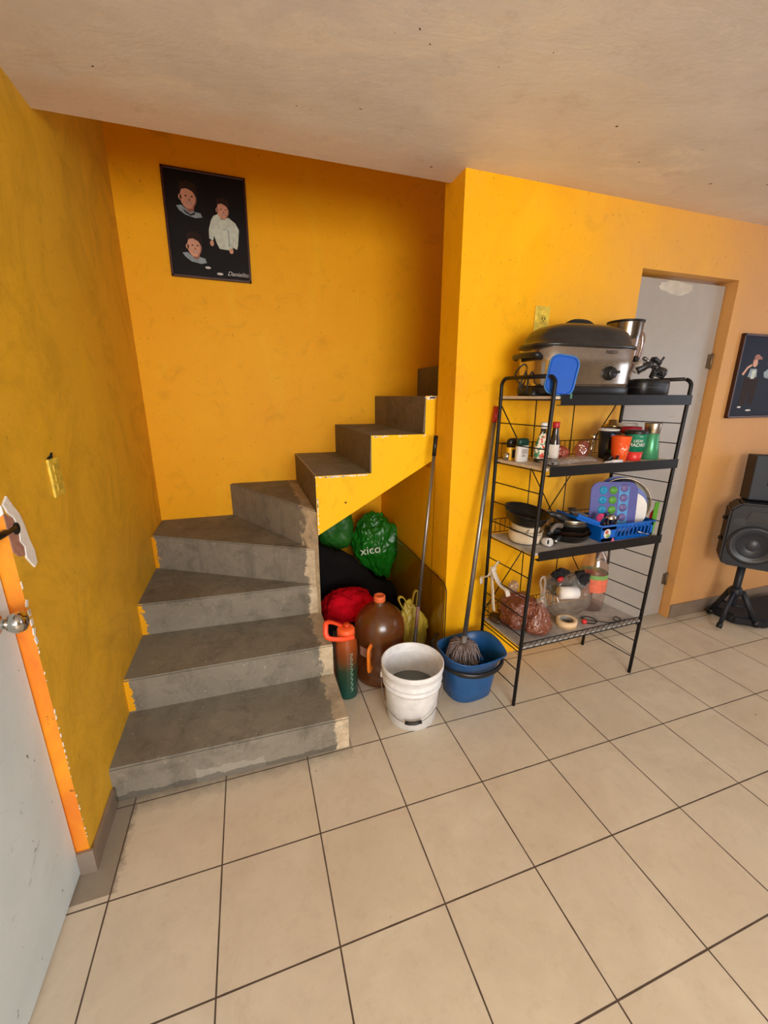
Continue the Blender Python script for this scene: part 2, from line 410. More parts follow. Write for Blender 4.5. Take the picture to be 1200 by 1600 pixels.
# front wall block with the doorway (x >= 1.49)
b = B()
b.box(((1.49 + 1.62) / 2, 0.815, 2.0), (0.13, 0.19, 4.0))
b.box(((1.62 + 2.535) / 2, 0.79, 2.0), (0.915, 0.14, 4.0))
b.box(((2.535 + 3.257) / 2, 0.79, (2.15 + 4) / 2), (0.722, 0.14, 4 - 2.15))
b.box(((3.257 + RIGHT) / 2, 0.79, 2.0), (RIGHT - 3.257, 0.14, 4.0))
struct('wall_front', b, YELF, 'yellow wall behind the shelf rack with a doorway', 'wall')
b = B().prism([(0.905, 0.0), (YB, 0.0), (YB, 1.12), (0.905, 1.12)], 1.49, 1.60, ax=0)
struct('wall_understair', b, YEL, 'yellow side wall of the cupboard space under the stairs', 'wall')
b = B().box((RIGHT + 0.06, (REAR + YF) / 2, CZ / 2), (0.12, YF - REAR, CZ))
struct('wall_right', b, PALE, 'pale wall at the far right end of the room', 'wall')
b = B()
b.box((XL - 0.05, REAR - 0.06, CZ / 2), (0.1, 0.12, CZ)).box(((1.9 + RIGHT) / 2, REAR - 0.06, CZ / 2), (RIGHT - 1.9, 0.12, CZ))
b.box((0.915, REAR - 0.06, (2.3 + CZ) / 2), (1.97, 0.12, CZ - 2.3)).box((0.915, REAR - 0.06, 0.40), (1.97, 0.12, 0.80))
struct('wall_rear', b, PALE, 'pale rear wall behind the camera with a wide opening', 'wall')
# skirtings
b = B().box((XL + 0.006, 0.233, 0.04), (0.012, 0.226, 0.08), 0.002)
b.box((XL - 0.014, 0.114, 0.045), (0.052, 0.012, 0.09), 0.002)
struct('baseboard_left', b, BASEB, 'grey tile skirting at the foot of the left wall', 'skirting')
b = B().box(((3.262 + RIGHT) / 2, YF - 0.006, 0.05), (RIGHT - 3.262, 0.012, 0.10), 0.002)
struct('baseboard_right', b, BASEB, 'grey tile skirting right of the grey door', 'skirting')

# ------------------------------------------------------------------ left white door
b = B().box((XL - 0.055, -0.37, 1.055), (0.04, 0.968, 2.09), 0.003)
d1 = struct('door_1', b, DOORW, 'pale blue-white steel door with a round knob, at the left edge', 'door')
b = B().lathe([(0.034, 0), (0.034, 0.006), (0.026, 0.012), (0.013, 0.016), (0.012, 0.03), (0.020, 0.036), (0.026, 0.048), (0.027, 0.058), (0.022, 0.068), (0.010, 0.073), (0.0, 0.074)],
              (XL - 0.035, 0.03, 0.965), 28, rot=RY(PI / 2))
obj('knob', b, CHROME, d1)['kind'] = 'structure'
b = B().tube([(XL - 0.02, 0.0, 1.168), (XL - 0.005, 0.10, 1.172), (XL - 0.002, 0.155, 1.175)], 0.009, 10)
b.box((XL - 0.025, -0.02, 1.165), (0.03, 0.12, 0.05), 0.004)
obj('bolt', b, DARKN, d1)['kind'] = 'structure'

# broken plaster around the bolt hole, on the wall corner
def ragged(cx, cy, rx_, ry_, n, seed, j=0.25):
    out = []
    for k in range(n):
        a = 2 * PI * k / n; q = 1 + j * noise.noise(Vector((math.cos(a) * 2 + seed, math.sin(a) * 2, seed)))*2
        out.append((cx + rx_ * q * math.cos(a), cy + ry_ * q * math.sin(a)))
    return out
t = thing('plaster_patch', 'ragged white plaster patch around the bolt hole in the left wall', 'plaster patch', (XL, 0.17, 1.16))
PLW = M('raw_white_plaster', (240, 236, 230), 0.9, var=0.05, bump=0.5)
b = B().prism([(0.125, 1.245), (0.150, 1.262), (0.166, 1.235), (0.188, 1.205), (0.200, 1.17), (0.206, 1.13), (0.219, 1.09), (0.218, 1.052), (0.200, 1.045), (0.184, 1.066), (0.170, 1.085), (0.175, 1.115), (0.160, 1.135), (0.168, 1.165), (0.158, 1.20), (0.135, 1.222)], XL - 0.001, XL + 0.004, ax=0, bev=0.0012)
b.prism([(XL - 0.03, 1.225), (XL + 0.003, 1.245), (XL + 0.003, 1.222), (XL - 0.018, 1.205)], 0.116, 0.121, ax=1, bev=0.001)
obj('plaster', b, PLW, t)
b = B().prism([(0.121, 1.222), (0.158, 1.20), (0.168, 1.165), (0.160, 1.135), (0.175, 1.115), (0.170, 1.092), (0.14, 1.10), (0.121, 1.12)], XL - 0.001, XL + 0.002, ax=0)
obj('exposed_brick', b, M('broken_pink_mortar', (176, 128, 110), 0.9, var=0.2, bump=0.6), t)
b = B().lathe([(0.016, 0), (0.016, 0.003), (0, 0.003)], (XL + 0.0015, 0.158, 1.172), 14, rot=RY(PI / 2))
obj('hole', b, M('dark_hole', (14, 10, 8), 0.9), t)
# chips of white plaster running down the wall corner
b = B()
for k in range(44):
    z = 0.12 + 0.92 * random.random(); s_ = random.uniform(0.0015, 0.005)
    if 0.62 < z < 0.80 and random.random() < .6: continue
    b.box((XL + 0.0005, 0.121 + s_ * 0.4, z), (0.003, s_, s_ * random.uniform(1, 3)), 0.001, rot=RX(random.uniform(-.5, .5)))
for k in range(5): b.box((XL + 0.0005, 0.124, 0.86 + k * 0.028), (0.003, 0.012, 0.02), 0.001, rot=RX(random.uniform(-.5, .5)))
o = obj('trim_1', b, PLW); o['kind'] = 'structure'; o['label'] = 'white chips along the left wall corner'; o['category'] = 'chipped paint'

# ------------------------------------------------------------------ grey door in the front wall
b = B().box(((2.54 + 3.252) / 2, 0.80, 1.068), (0.708, 0.035, 2.13), 0.002)
d2 = struct('door_2', b, DOORG, 'plain grey door behind the shelf rack', 'door')
for z in (1.72, 0.28):
    b = B().lathe([(0.008, -0.045), (0.008, 0.045)], (3.246, 0.776, z), 10).box((3.232, 0.781, z), (0.03, 0.004, 0.08))
    obj('hinge', b, M('worn_hinge_metal', (120, 104, 84), 0.5, 0.6, 0.3), d2)['kind'] = 'structure'
b = B().prism(ragged(2.86, 2.095, 0.13, 0.035, 22, 3, 0.2), 0.7805, 0.7825, ax=1)
obj('paint_patch', b, M('pale_patch_paint', (196, 188, 176), 0.6), d2)['kind'] = 'structure'

# ------------------------------------------------------------------ stairs
T = [0.155, 0.32, 0.492, 0.70, 0.925, 1.115, 1.313, 1.512, 1.708, 1.905, 2.10, 2.30, 2.50]
XR, YS = 0.843, 0.95
def stairs():
    b = B(); e = 0.0
    regs = [[(XL, 0.362), (XR + 0.004, 0.338), (XR + 0.004, YB), (XL, YB)],
            [(XL, 0.668), (XR + 0.002, 0.652), (XR + 0.002, YB), (XL, YB)],
            [(XL, 1.04), (XR, 0.992), (XR, YB), (XL, YB)],
            [(XL, 1.53), (XR, 0.990), (XR, YB), (XL, YB)],
            [(0.385, YB), (XR, 0.965), (XR, YB)]]
    for i, r in enumerate(regs):
        z0 = 0 if i < 4 else 0.3
        t = bmesh.new(); n = len(r)
        a = [t.verts.new((x, y, z0)) for x, y in r]; c = [t.verts.new((x, y, T[i])) for x, y in r]
        t.faces.new(list(reversed(a))); f = t.faces.new(c)
        for k in range(n): t.faces.new((a[k], a[(k + 1) % n], c[(k + 1) % n], c[k]))
        # soft worn nosing
        ed = [q for q in t.edges if len(q.link_faces) == 2 and f in q.link_faces and
              (all(v.co.y < 1.6 for v in q.verts) or i == 4 or i == 3)]
        bmesh.ops.bevel(t, geom=ed, offset=0.007, segments=3, affect='EDGES')
        for q in t.faces: q.material_index = 0
        for q in t.faces:
            if q.normal.z > 0.7: q.material_index = 1
            q.smooth = False
        b.add(t)
    xs = [XR - 0.003, 1.137, 1.440, 1.775, 2.08, 2.38, 2.68]
    soff = lambda x: 0.797 + 0.572 * (x - XR)
    x1 = 3.0; poly = [(x1, soff(x1)), (xs[0], soff(xs[0]))]
    for i, x in enumerate(xs): poly += [(x, T[4 + i] if i else T[4] - .02), (x, T[5 + i])]
    poly += [(x1, T[4 + len(xs)])]
    poly = [p for k, p in enumerate(poly) if k != 2]
    t = bmesh.new(); a = [t.verts.new((p, YS, q)) for p, q in poly]; c = [t.verts.new((p, YB, q)) for p, q in poly]; n = len(poly)
    t.faces.new(a); t.faces.new(list(reversed(c)))
    for k in range(n): t.faces.new((a[(k + 1) % n], a[k], c[k], c[(k + 1) % n]))
    bmesh.ops.recalc_face_normals(t, faces=t.faces)
    for q in t.faces: q.material_index = 3 if (q.normal.y < -0.8 or q.normal.z < -0.3) else (1 if q.normal.z > 0.7 else 2)
    b.add(t)
    return b
st = struct('staircase', stairs(), [CONR, CONT, CONU, YELS], 'bare concrete winder staircase with a bright yellow side', 'stairs')
# white chips on the edges of the yellow side
b = B()
xs = [XR - 0.003, 1.137, 1.440, 1.51]
for i in range(3):
    x0, x1, z = xs[i], xs[i + 1], T[5 + i]
    n = int((x1 - x0) / 0.011)
    for k in range(n):
        x = x0 + (x1 - x0) * (k + random.random()) / n
        den = noise.noise(Vector((x * 9, i * 5.0, 0)))
        if den > -0.05 or (i == 2 and x > 1.46):
            s_ = random.uniform(0.003, 0.009) * (2.0 if i == 2 and x > 1.455 else 1)
            b.box((x, YS - 0.0004, z - 0.004 - s_ * 0.4), (s_ * random.uniform(1.2, 2.6), 0.002, s_), 0.0006, rot=RY(random.uniform(-.5, .5)))
for k in range(40):
    z = random.uniform(0.80, 1.105)
    if noise.noise(Vector((z * 14, 3.0, 0))) > -0.1 or z < 0.83:
        s_ = random.uniform(0.003, 0.007); b.box((XR + 0.002 + s_ * 0.2, YS - 0.0004, z), (s_, 0.002, s_ * random.uniform(1, 2.5)), 0.0006, rot=RY(random.uniform(-.4, .4)))
o = obj('chipped_plaster', b, PLW, st); o['kind'] = 'structure'
b = B().prism([(1.428, 1.322), (1.4415, 1.322), (1.4415, 1.508), (1.436, 1.508)], YS - 0.0015, YS, ax=1)
b.prism([(1.130, 1.122), (1.1385, 1.122), (1.1385, 1.306), (1.133, 1.306)], YS - 0.0015, YS, ax=1)
o = obj('bare_edge', b, CONU, st); o['kind'] = 'structure'
b = B().lathe([(0.006, 0), (0.004, 0.003), (0, 0.003)], (0.995, YS, 0.965), 8, rot=RX(PI / 2))
tag(obj('nail_stub', b, M('rusty_nail', (110, 60, 30), 0.7)), 'tiny rusty stub in the yellow stair side', 'nail')

# ------------------------------------------------------------------ electrical plates
t = thing('switch_plate', 'paint-smeared yellow switch plate on the left wall', 'switch plate', (XL, 0.446, 1.256))
PLY = M('yellow_smeared_plate', (228, 196, 70), 0.5, var=0.25, scale=40)
obj('plate', B().box((XL + 0.004, 0.446, 1.256), (0.008, 0.078, 0.122), 0.003), PLY, t)
for dz in (0.03, 0, -0.03):
    obj('module', B().box((XL + 0.0088, 0.449, 1.256 + dz), (0.003, 0.04, 0.024), 0.001), M('yellow_plate_module', (206, 176, 60), 0.5, var=.3, scale=60), t)
b = B().prism([(0.414, 1.318), (0.442, 1.326), (0.452, 1.334), (0.446, 1.318)], XL + 0.0001, XL + 0.006, ax=0)
obj('broken_gap', b, M('dark_hole', (14, 10, 8), 0.9), t)
t = thing('outlet_plate', 'yellow painted outlet plate behind the roaster oven', 'outlet', (1.94, YF, 1.87))
obj('plate', B().box((1.94, YF - 0.004, 1.873), (0.085, 0.008, 0.12), 0.003), PLY, t)
b = B().box((1.945, YF - 0.009, 1.873), (0.036, 0.003, 0.036), 0.001)
obj('socket', b, M('yellow_plate_module', (206, 176, 60), 0.5), t)
b = B().box((1.938, YF - 0.011, 1.876), (0.004, 0.002, 0.010)).box((1.952, YF - 0.011, 1.876), (0.004, 0.002, 0.010)).box((1.945, YF - 0.011, 1.866), (0.005, 0.002, 0.005))
obj('slots', b, BLKP, t)

# ------------------------------------------------------------------ framed photographs
SKIN = M('printed_skin', (206, 150, 120), 0.5); SKIN2 = M('printed_skin_shade', (150, 92, 70), 0.5)
SHIRT = M('printed_pale_shirt', (196, 204, 186), 0.5, var=0.15, scale=40); SHIRTB = M('printed_blue_shirt', (136, 150, 156), 0.5, var=.2, scale=40)
PBG = M('printed_black_background', (18, 14, 12), 0.55, var=0.3, scale=3, spec=.2); HAIR = M('printed_dark_hair', (46, 31, 24), 0.6, spec=.15)
SHOE = M('printed_white_shoe', (210, 206, 200), 0.5)
def picture(name, label, c, w, h, ynorm, rot, figs, texts, frame_rgb, bg):
    """a flat printed photograph in a frame hanging on a wall facing -y"""
    t = thing(name, label, 'picture', (c[0], ynorm, c[1]))
    R3 = RY(rot); P = lambda u, v, d: Vector((c[0], ynorm, c[1])) + R3 @ Vector(((u - .5) * w, -d, (.5 - v) * h))
    fw = 0.014; b = B()
    for (u, v, sx, sz) in ((.5, fw / 2 / h, w, fw), (.5, 1 - fw / 2 / h, w, fw), (fw / 2 / w, .5, fw, h), (1 - fw / 2 / w, .5, fw, h)):
        b.box(P(u, v, 0.011), (sx, 0.022, sz), 0.003, rot=R3)
    obj('frame', b, M(name + '_frame_wood', frame_rgb, 0.4, var=.3), t)
    b = B().box(P(.5, .5, 0.006), (w - 0.01, 0.012, h - 0.01), rot=R3)
    for (kind, u, v, a, c_, mi, lay) in figs:
        d = 0.0121 + 0.0002 * lay
        if kind == 'e':
            b.poly([P(u + a * math.cos(q * PI / 12), v + c_ * math.sin(q * PI / 12), d) for q in range(24)], mi)
        else: b.poly([P(x, y, d) for x, y in a], mi)
    for (s_, u, v, size, sh, mi) in texts:
        m = Matrix.Translation(P(u, v, 0.0135)) @ (R3 @ RX(PI / 2)).to_4x4(); b.text(s_, size, m, mi, 0.0002, sh)
    obj('print', b, [bg, SKIN, SHIRT, HAIR, SHIRTB, SHOE, SKIN2], t)
    return t
def head(u, v, ru, rv, lay=1):
    F = [('e', u, v + rv * .08, ru, rv, 1, lay + 1), ('e', u - ru * 1.0, v + rv * .1, ru * .2, rv * .25, 1, lay + 1),
         ('e', u + ru * .45, v + rv * .1, ru * .5, rv * .8, 6, lay + 1.5), ('e', u + ru * .1, v + rv * .05, ru * .75, rv * .85, 1, lay + 2)]
    for s_ in (-1, 1): F.append(('e', u + s_ * ru * .38 + ru * .1, v - rv * .05, ru * .14, rv * .07, 3, lay + 3))
    F += [('p', 0, 0, [(u - ru * 1.1, v - rv * .35), (u - ru * .75, v - rv * .62), (u - ru * .1, v - rv * .72), (u + ru * .6, v - rv * .50), (u + ru * .95, v - rv * .1), (u + ru * 1.25, v - rv * .4), (u + ru, v - rv * 1.2), (u, v - rv * 1.45), (u - ru, v - rv * 1.2)], 0, 3, lay + 5)]
    F += [('e', u + ru * .12, v + rv * .28, ru * .12, rv * .12, 6, lay + 3), ('e', u + ru * .1, v + rv * .58, ru * .36, rv * .10, 6, lay + 3), ('e', u + ru * .1, v + rv * .57, ru * .26, rv * .045, 5, lay + 4)]
    return F
F = []
F += [('p', 0, 0, [(.14, .335), (.2, .325), (.25, .35), (.36, .375), (.42, .38), (.44, .415), (.36, .43), (.24, .41), (.17, .375)], 0, 4, 1)]
F += [('e', .30, .34, .05, .04, 6, 2)] + head(.29, .245, .095, .10, 3)
F += [('p', 0, 0, [(.22, .36), (.30, .40), (.36, .375), (.35, .40), (.30, .415), (.24, .39)], 0, 3, 5)]
F += [('p', 0, 0, [(.16, .765), (.22, .755), (.27, .785), (.37, .79), (.43, .80), (.445, .84), (.38, .855), (.26, .84), (.19, .80)], 0, 4, 1)]
F += [('e', .32, .775, .045, .04, 6, 2)] + head(.31, .69, .085, .095, 3)
F += [('p', 0, 0, [(.48, .70), (.62, .72), (.78, .72), (.76, .88), (.63, .90), (.55, .88), (.44, .86)], 0, 0, .5)]
F += [('p', 0, 0, [(.575, .385), (.64, .36), (.70, .40), (.76, .385), (.84, .43), (.88, .49), (.855, .64), (.84, .68), (.79, .665), (.80, .60), (.78, .695), (.62, .69), (.585, .63), (.565, .57), (.545, .62), (.50, .60), (.505, .52), (.54, .43)], 0, 2, 1)]
F += [('p', 0, 0, [(.74, .50), (.755, .50), (.75, .66), (.74, .66)], 0, 4, 2), ('e', .69, .40, .03, .008, 3, 3), ('e', .70, .50, .03, .004, 4, 3)]
F += [('e', .53, .645, .024, .028, 1, 2), ('e', .765, .70, .026, .026, 1, 2)] + head(.695, .32, .072, .078, 3)
F += [('e', .455, .885, .035, .012, 5, 3), ('e', .60, .935, .04, .012, 5, 3)]
picture('framed_photograph', 'framed photograph of three poses of a child in a pale shirt, high above the stairs', (0.409, 2.468), 0.452, 0.556, YB, 0.012, F,
        [('Danielito', .83, .925, 0.034, 0.45, 5)], (58, 22, 12), PBG)
F = [('e', .29, .265, .045, .035, 6, 1), ('p', 0, 0, [(.22, .31), (.26, .27), (.30, .24), (.36, .26), (.37, .29), (.31, .285)], 0, 6, 3), ('e', .275, .335, .038, .045, 1, 2),
     ('p', 0, 0, [(.10, .47), (.16, .38), (.22, .345), (.24, .365), (.18, .40), (.13, .48)], 0, 1, 2),
     ('p', 0, 0, [(.22, .40), (.32, .40), (.34, .50), (.20, .50)], 0, 4, 1), ('p', 0, 0, [(.255, .42), (.315, .42), (.305, .52), (.245, .52)], 0, 2, 2),
     ('p', 0, 0, [(.16, .50), (.38, .50), (.36, .84), (.29, .84), (.27, .62), (.24, .84), (.15, .84)], 0, 3, 1),
     ('e', .17, .865, .03, .010, 5, 3), ('e', .325, .905, .045, .010, 5, 3),
     ('p', 0, 0, [(.44, .44), (.52, .38), (.60, .40), (.66, .44), (.66, .50), (.56, .52), (.46, .50)], 0, 4, 1)] + head(.56, .32, .075, .075, 2)
picture('framed_photograph', 'dark blue photograph of a posing child, on the wall above the speaker', (3.665, 1.632), 0.58, 0.492, YF, -0.005, F,
        [], (30, 26, 34), M('printed_navy_background', (18, 24, 42), 0.55, var=.25, scale=3, spec=.2))

# ================================================================== THE WIRE SHELF RACK
FL = lambda z: Vector((1.700 + 0.024 * z, 0.328, z)); FR = lambda z: Vector((2.484 + 0.028 * z, 0.345, z))
RL = lambda z: Vector((1.682 + 0.004 * z, 0.632, z)); RR = lambda z: Vector((2.436 + 0.018 * z, 0.645, z))
rack = thing('shelf_rack', 'tall black wire shelf rack with four boards standing against the yellow wall', 'shelf rack', (2.09, 0.48, 0))
def bend(a, b, top, r=0.035):
    out = [a(0.0), a(0.5), a(1.0), a(top - r)]
    p, q = a(top), b(top); d = (q - p).normalized()
    for k in range(1, 6):
        t = k / 6 * PI / 2; out.append(p + Vector((0, 0, -r)) + Vector((0, 0, r)) * math.sin(t) + d * r * (1 - math.cos(t)))
    return out
for f, r in ((FL, RL), (FR, RR)):
    obj('post', B().tube(bend(f, r, 1.592), 0.0088, 10), BLK, rack)
    obj('post', B().tube(bend(r, f, 1.592), 0.0088, 10), BLK, rack)
    p, q = f(1.592), r(1.592); d = (q - p).normalized() * 0.034
    obj('top_loop', B().tube([p + d, q - d], 0.0088, 10), BLK, rack)
SH = [1.512, 1.212, 0.822, 0.336]
for z in [0.10, 0.20, 0.30, 0.39, 0.49, 0.59, 0.695, 0.895, 0.998, 1.098, 1.292, 1.388]:
    obj('rung', B().tube([FL(z), RL(z)], 0.0028, 6), BLK, rack)
    obj('rung', B().tube([FR(z), RR(z)], 0.0028, 6), BLK, rack)
BOARD = M('pale_laminate_board', (206, 190, 172), 0.5, var=0.18, scale=22)
BOARDG = M('dusty_grey_board', (172, 166, 160), 0.55, var=0.2, scale=26)
for i, z in enumerate(SH):
    a, c, d_, e = FL(z), FR(z), RR(z), RL(z)
    pl = [(a.x + .004, a.y - .004), (c.x - .004, c.y - .004), (d_.x - .004, d_.y - .008), (e.x + .004, e.y - .008)]
    obj('shelf_board', B().prism(pl, z - 0.012, z, ax=2, bev=0.001), BOARD if i < 2 else BOARDG, rack)
    if i < 3:
        p, q = a + Vector((0.022 if i else 0.03, -.012, -0.015)), c + Vector((0.006, -.012, -0.015)); m = (p + q) / 2; d = q - p
        b = B().box(m, (d.length, 0.004, 0.045), 0.001, rot=RZ(math.atan2(d.y, d.x)))
        b.box(m + Vector((0, 0.012, -0.021)), (d.length, 0.024, 0.003), rot=RZ(math.atan2(d.y, d.x)))
        obj('front_rim', b, BLK, rack)
    # wire edge that carries the board
    b = B()
    for (p, q) in ((a, e), (c, d_), (e, d_)): b.tube([p + Vector((0, 0, -.016)), q + Vector((0, 0, -.016))], 0.003, 6)
    obj('shelf_wire', b, BLK, rack)
    if i:   # gallery of upright wires along the back
        b = B(); p, q = e, d_; h = 0.078
        for hh in (0.006, h): b.tube([p + Vector((0, 0, hh)), q + Vector((0, 0, hh))], 0.0022, 6)
        for k in range(1, 26): x = p.lerp(q, k / 26); b.tube([x + Vector((0, 0, .006)), x + Vector((0, 0, h))], 0.0016, 5)
        obj('back_gallery', b, BLK, rack)
# zigzag front rail of the lowest shelf
b = B(); a, c = FL(SH[3]), FR(SH[3]); up = Vector((0, -.006, 0.022)); dn = Vector((0, -.006, -0.012))
b.tube([a + up, c + up], 0.0028, 6); b.tube([a + dn, c + dn], 0.0028, 6)
n = 44; b.tube([a.lerp(c, k / n) + (up if k % 2 else dn) for k in range(n + 1)], 0.0017, 5)
obj('front_rail', b, BLK, rack)
for p, q in (((1.69, 1.49), (2.06, 0.93)), ((2.43, 1.49), (2.06, 0.93)), ((1.69, .36), (2.06, 0.93)), ((2.43, .36), (2.06, 0.93))):
    obj('cross_brace', B().tube([(p[0], .646, p[1]), (q[0], .646, q[1])], 0.003, 6), BLK, rack)
for x in (1.90, 2.135):
    obj('back_rod', B().tube([(x, .640, 1.495), (x + .02, .640, .32)], 0.0028, 6), BLK, rack)
for x in (1.71, 1.73): pass

# ================================================================== TOP SHELF
Z1, Z2, Z3, Z4 = SH[0], SH[1], SH[2], SH[3]
STB = M('brushed_stainless_body', (176, 166, 158), 0.19, 0.95, 0.08, 60)
LIDM = M('black_enamel_lid', (34, 32, 32), 0.30, 0.0, 0.5, 9, coat=0.15)
t = thing('roaster_oven', 'large stainless steel roaster oven with a black domed lid on the top shelf', 'roaster oven', (1.975, 0.49, Z1))
cx, cy = 1.985, 0.503; W2, D2 = 0.262, 0.133
def rr(r, z, k=1.0): return (r, z)
b = B().lathe([(0.955, 0), (0.985, 0.012), (0.985, 0.036), (0.975, 0.040)], (cx, cy, Z1), 64, sx=W2, sy=D2, sq=3.6)
obj('base', b, BLKP, t)
b = B().lathe([(0.965, 0.036), (0.972, 0.06), (0.985, 0.12), (1.0, 0.205), (0.98, 0.208)], (cx, cy, Z1), 72, sx=W2, sy=D2, sq=3.6)
body = obj('body', b, STB, t); roaster = t
b = B().lathe([(1.02, 0.200), (1.055, 0.205), (1.055, 0.214), (1.01, 0.218), (0.965, 0.226), (0.93, 0.246), (0.86, 0.272), (0.72, 0.291), (0.50, 0.302), (0.25, 0.307), (0.0, 0.308)], (cx, cy, Z1), 72, sx=W2, sy=D2, sq=3.2)
lid = obj('lid', b, LIDM, t)
b = B().tube(smooth([(cx - .085, cy, Z1 + .292), (cx - .062, cy, Z1 + .308), (cx - .03, cy, Z1 + .318), (cx + .03, cy, Z1 + .318), (cx + .062, cy, Z1 + .308), (cx + .085, cy, Z1 + .292)], 5), 0.010, 10, flat=1.3)
obj('lid_handle', b, BLKP, lid)
for s_ in (-1, 1):
    x0 = cx + s_ * W2
    b = B().tube(smooth([(x0, cy - .075, Z1 + .165), (x0 + s_ * .018, cy - .07, Z1 + .168), (x0 + s_ * .024, cy, Z1 + .170), (x0 + s_ * .018, cy + .07, Z1 + .168), (x0, cy + .075, Z1 + .165)], 5), 0.011, 8, flat=1.2)
    obj('side_handle', b, BLKP, t)
kx, kz = 2.055, Z1 + 0.097; ky = cy - D2 * 0.992
b = B().lathe([(0.030, 0), (0.030, 0.004), (0.024, 0.006), (0.023, 0.020), (0.021, 0.023), (0, 0.023)], (kx, ky, kz), 28, rot=RX(PI / 2)).box((kx + .006, ky - .024, kz + .002), (0.048, 0.012, 0.011), 0.003, rot=RY(-.15))
obj('dial_knob', b, BLKP, t)
INKD = M('dark_grey_print', (54, 48, 46), 0.5)
b = B()
for k in range(13):
    a = math.radians(-50 + k * 280 / 12); b.box((kx + .040 * math.cos(a), ky - 0.0012, kz + .040 * math.sin(a)), (0.006, 0.0008, 0.0012), rot=RY(-a))
obj('dial_marks', b, INKD, t); b = B()
b.text('NESCO', 0.020, Matrix.Translation((2.055, ky - 0.003, Z1 + 0.184)) @ RX(PI / 2).to_4x4(), 0, 0.0003)
obj('brand_lettering', b, INKD, t)

t = thing('plastic_cover', 'square blue plastic lid leaning against the front of the steel roaster', 'plastic lid', (1.765, 0.325, Z1))
rl = Matrix.Translation((1.778, 0.343, 1.595)) @ (RZ(-0.45) @ RX(-0.10) @ RY(0.16)).to_4x4()
b = B()
def rsq(w, h, r, n=6):
    out = []
    for (sx, sy, a0) in ((1, 1, 0), (-1, 1, 90), (-1, -1, 180), (1, -1, 270)):
        for k in range(n + 1):
            a = math.radians(a0 + 90 * k / n); out.append((sx * (w / 2 - r) + r * math.cos(a), sy * (h / 2 - r) + r * math.sin(a)))
    return out
b.prism(rsq(.116, .158, .034), -0.003, 0.003, ax=1, bev=0.001); b.tube([(x, -0.004, z) for x, z in rsq(.106, .148, .030)], 0.003, 6, closed=True)
b.tube([(x, 0.0, z) for x, z in rsq(.114, .156, .034)], 0.0042, 6, closed=True, mi=1)
bmesh.ops.transform(b.bm, matrix=rl, verts=b.bm.verts)
obj('lid_panel', b, [BLUEP, M('pale_blue_rim', (50, 116, 186), 0.5)], t)
b = B().box((1.812, 0.3135, 1.512), (0.011, 0.0012, 0.020), 0.0003)
tag(obj('green_tag', b, M('dull_green_tag', (70, 112, 88), 0.6)), 'tiny dull green tag stuck on the rim of the top shelf', 'tag')

# power cord hanging in loops off the left end
b = B().tube(smooth([(1.735, .53, 1.548), (1.70, .55, 1.60), (1.712, .53, 1.64), (1.74, .52, 1.648), (1.722, .515, 1.60), (1.706, .52, 1.55), (1.735, .50, 1.522), (1.765, .49, 1.545), (1.752, .48, 1.60), (1.73, .47, 1.615), (1.712, .47, 1.58), (1.704, .46, 1.53), (1.712, .45, 1.520)], 6), 0.004, 7)
obj('power_cord', b, BLKP, roaster)
b = B().lathe([(0.012, 0), (0.014, 0.01), (0.008, 0.026), (0, 0.026)], (1.712, 0.43, Z1), 10)
b.box((1.728, 0.43, Z1 + .006), (0.03, 0.012, 0.010), 0.003)
obj('power_plug', b, BLKP, roaster)

# blender jar
t = thing('blender_jar', 'smoky blender jar with a steel rim behind the roaster lid', 'blender jar', (2.302, 0.555, Z1))
JAR = clear('smoky_clear_plastic', (226, 206, 196), 0.14, 0.06, 0.10, (150, 130, 120))
bx_, by_ = 2.300, 0.555
obj('jar_base', B().lathe([(0.058, 0), (0.060, 0.03), (0.048, 0.06), (0.050, 0.075)], (bx_, by_, Z1), 28), BLKP, t)
obj('jar', B().lathe([(0.055, 0.07), (0.062, 0.14), (0.070, 0.22), (0.075, 0.300)], (bx_, by_, Z1), 32, cap=False), JAR, t)
obj('rim', B().lathe([(0.0750, 0.275), (0.079, 0.335), (0.079, 0.343), (0.077, 0.340), (0.0740, 0.275)], (bx_, by_, Z1), 36, cap=False), M('dark_steel_band', (118, 108, 98), 0.2, 0.95), t)
obj('lid', B().lathe([(0.082, 0.338), (0.083, 0.346), (0.06, 0.350), (0, 0.350)], (bx_, by_, Z1), 32), BLKP, t)
obj('handle', B().tube(smooth([(bx_ + .072, by_ - .01, Z1 + .30), (bx_ + .100, by_ - .015, Z1 + .29), (bx_ + .108, by_ - .015, Z1 + .24), (bx_ + .095, by_ - .012, Z1 + .16), (bx_ + .058, by_ - .01, Z1 + .14)], 6), 0.009, 8, flat=1.4), JAR, t)

# black appliance with small parts piled on it
t = thing('waffle_maker', 'low black appliance on the right of the top shelf under a tangle of dark parts', 'appliance', (2.42, 0.44, Z1))
obj('body', B().lathe([(0.9, 0), (1.0, 0.012), (1.0, 0.06), (0.95, 0.078), (0.0, 0.083)], (2.392, 0.46, Z1), 40, sx=.100, sy=.065, sq=3.2), BLKP, t)
obj('seam', B().lathe([(1.003, 0.040), (1.008, 0.042), (1.003, 0.044)], (2.392, 0.46, Z1), 40, sx=.100, sy=.065, sq=3.2, cap=False), M('dark_grey_seam', (60, 58, 60), 0.4), t)
GRY = M('dark_grey_metal', (60, 58, 60), 0.35, 0.5)
b = B()
b.tube(smooth([(2.33, .44, 1.61), (2.37, .42, 1.635), (2.42, .44, 1.64), (2.45, .43, 1.62)], 5), 0.016, 8)
b.lathe([(0.022, 0), (0.026, .02), (0.018, .04), (0, .042)], (2.45, .42, 1.585), 14, rot=RX(.5))
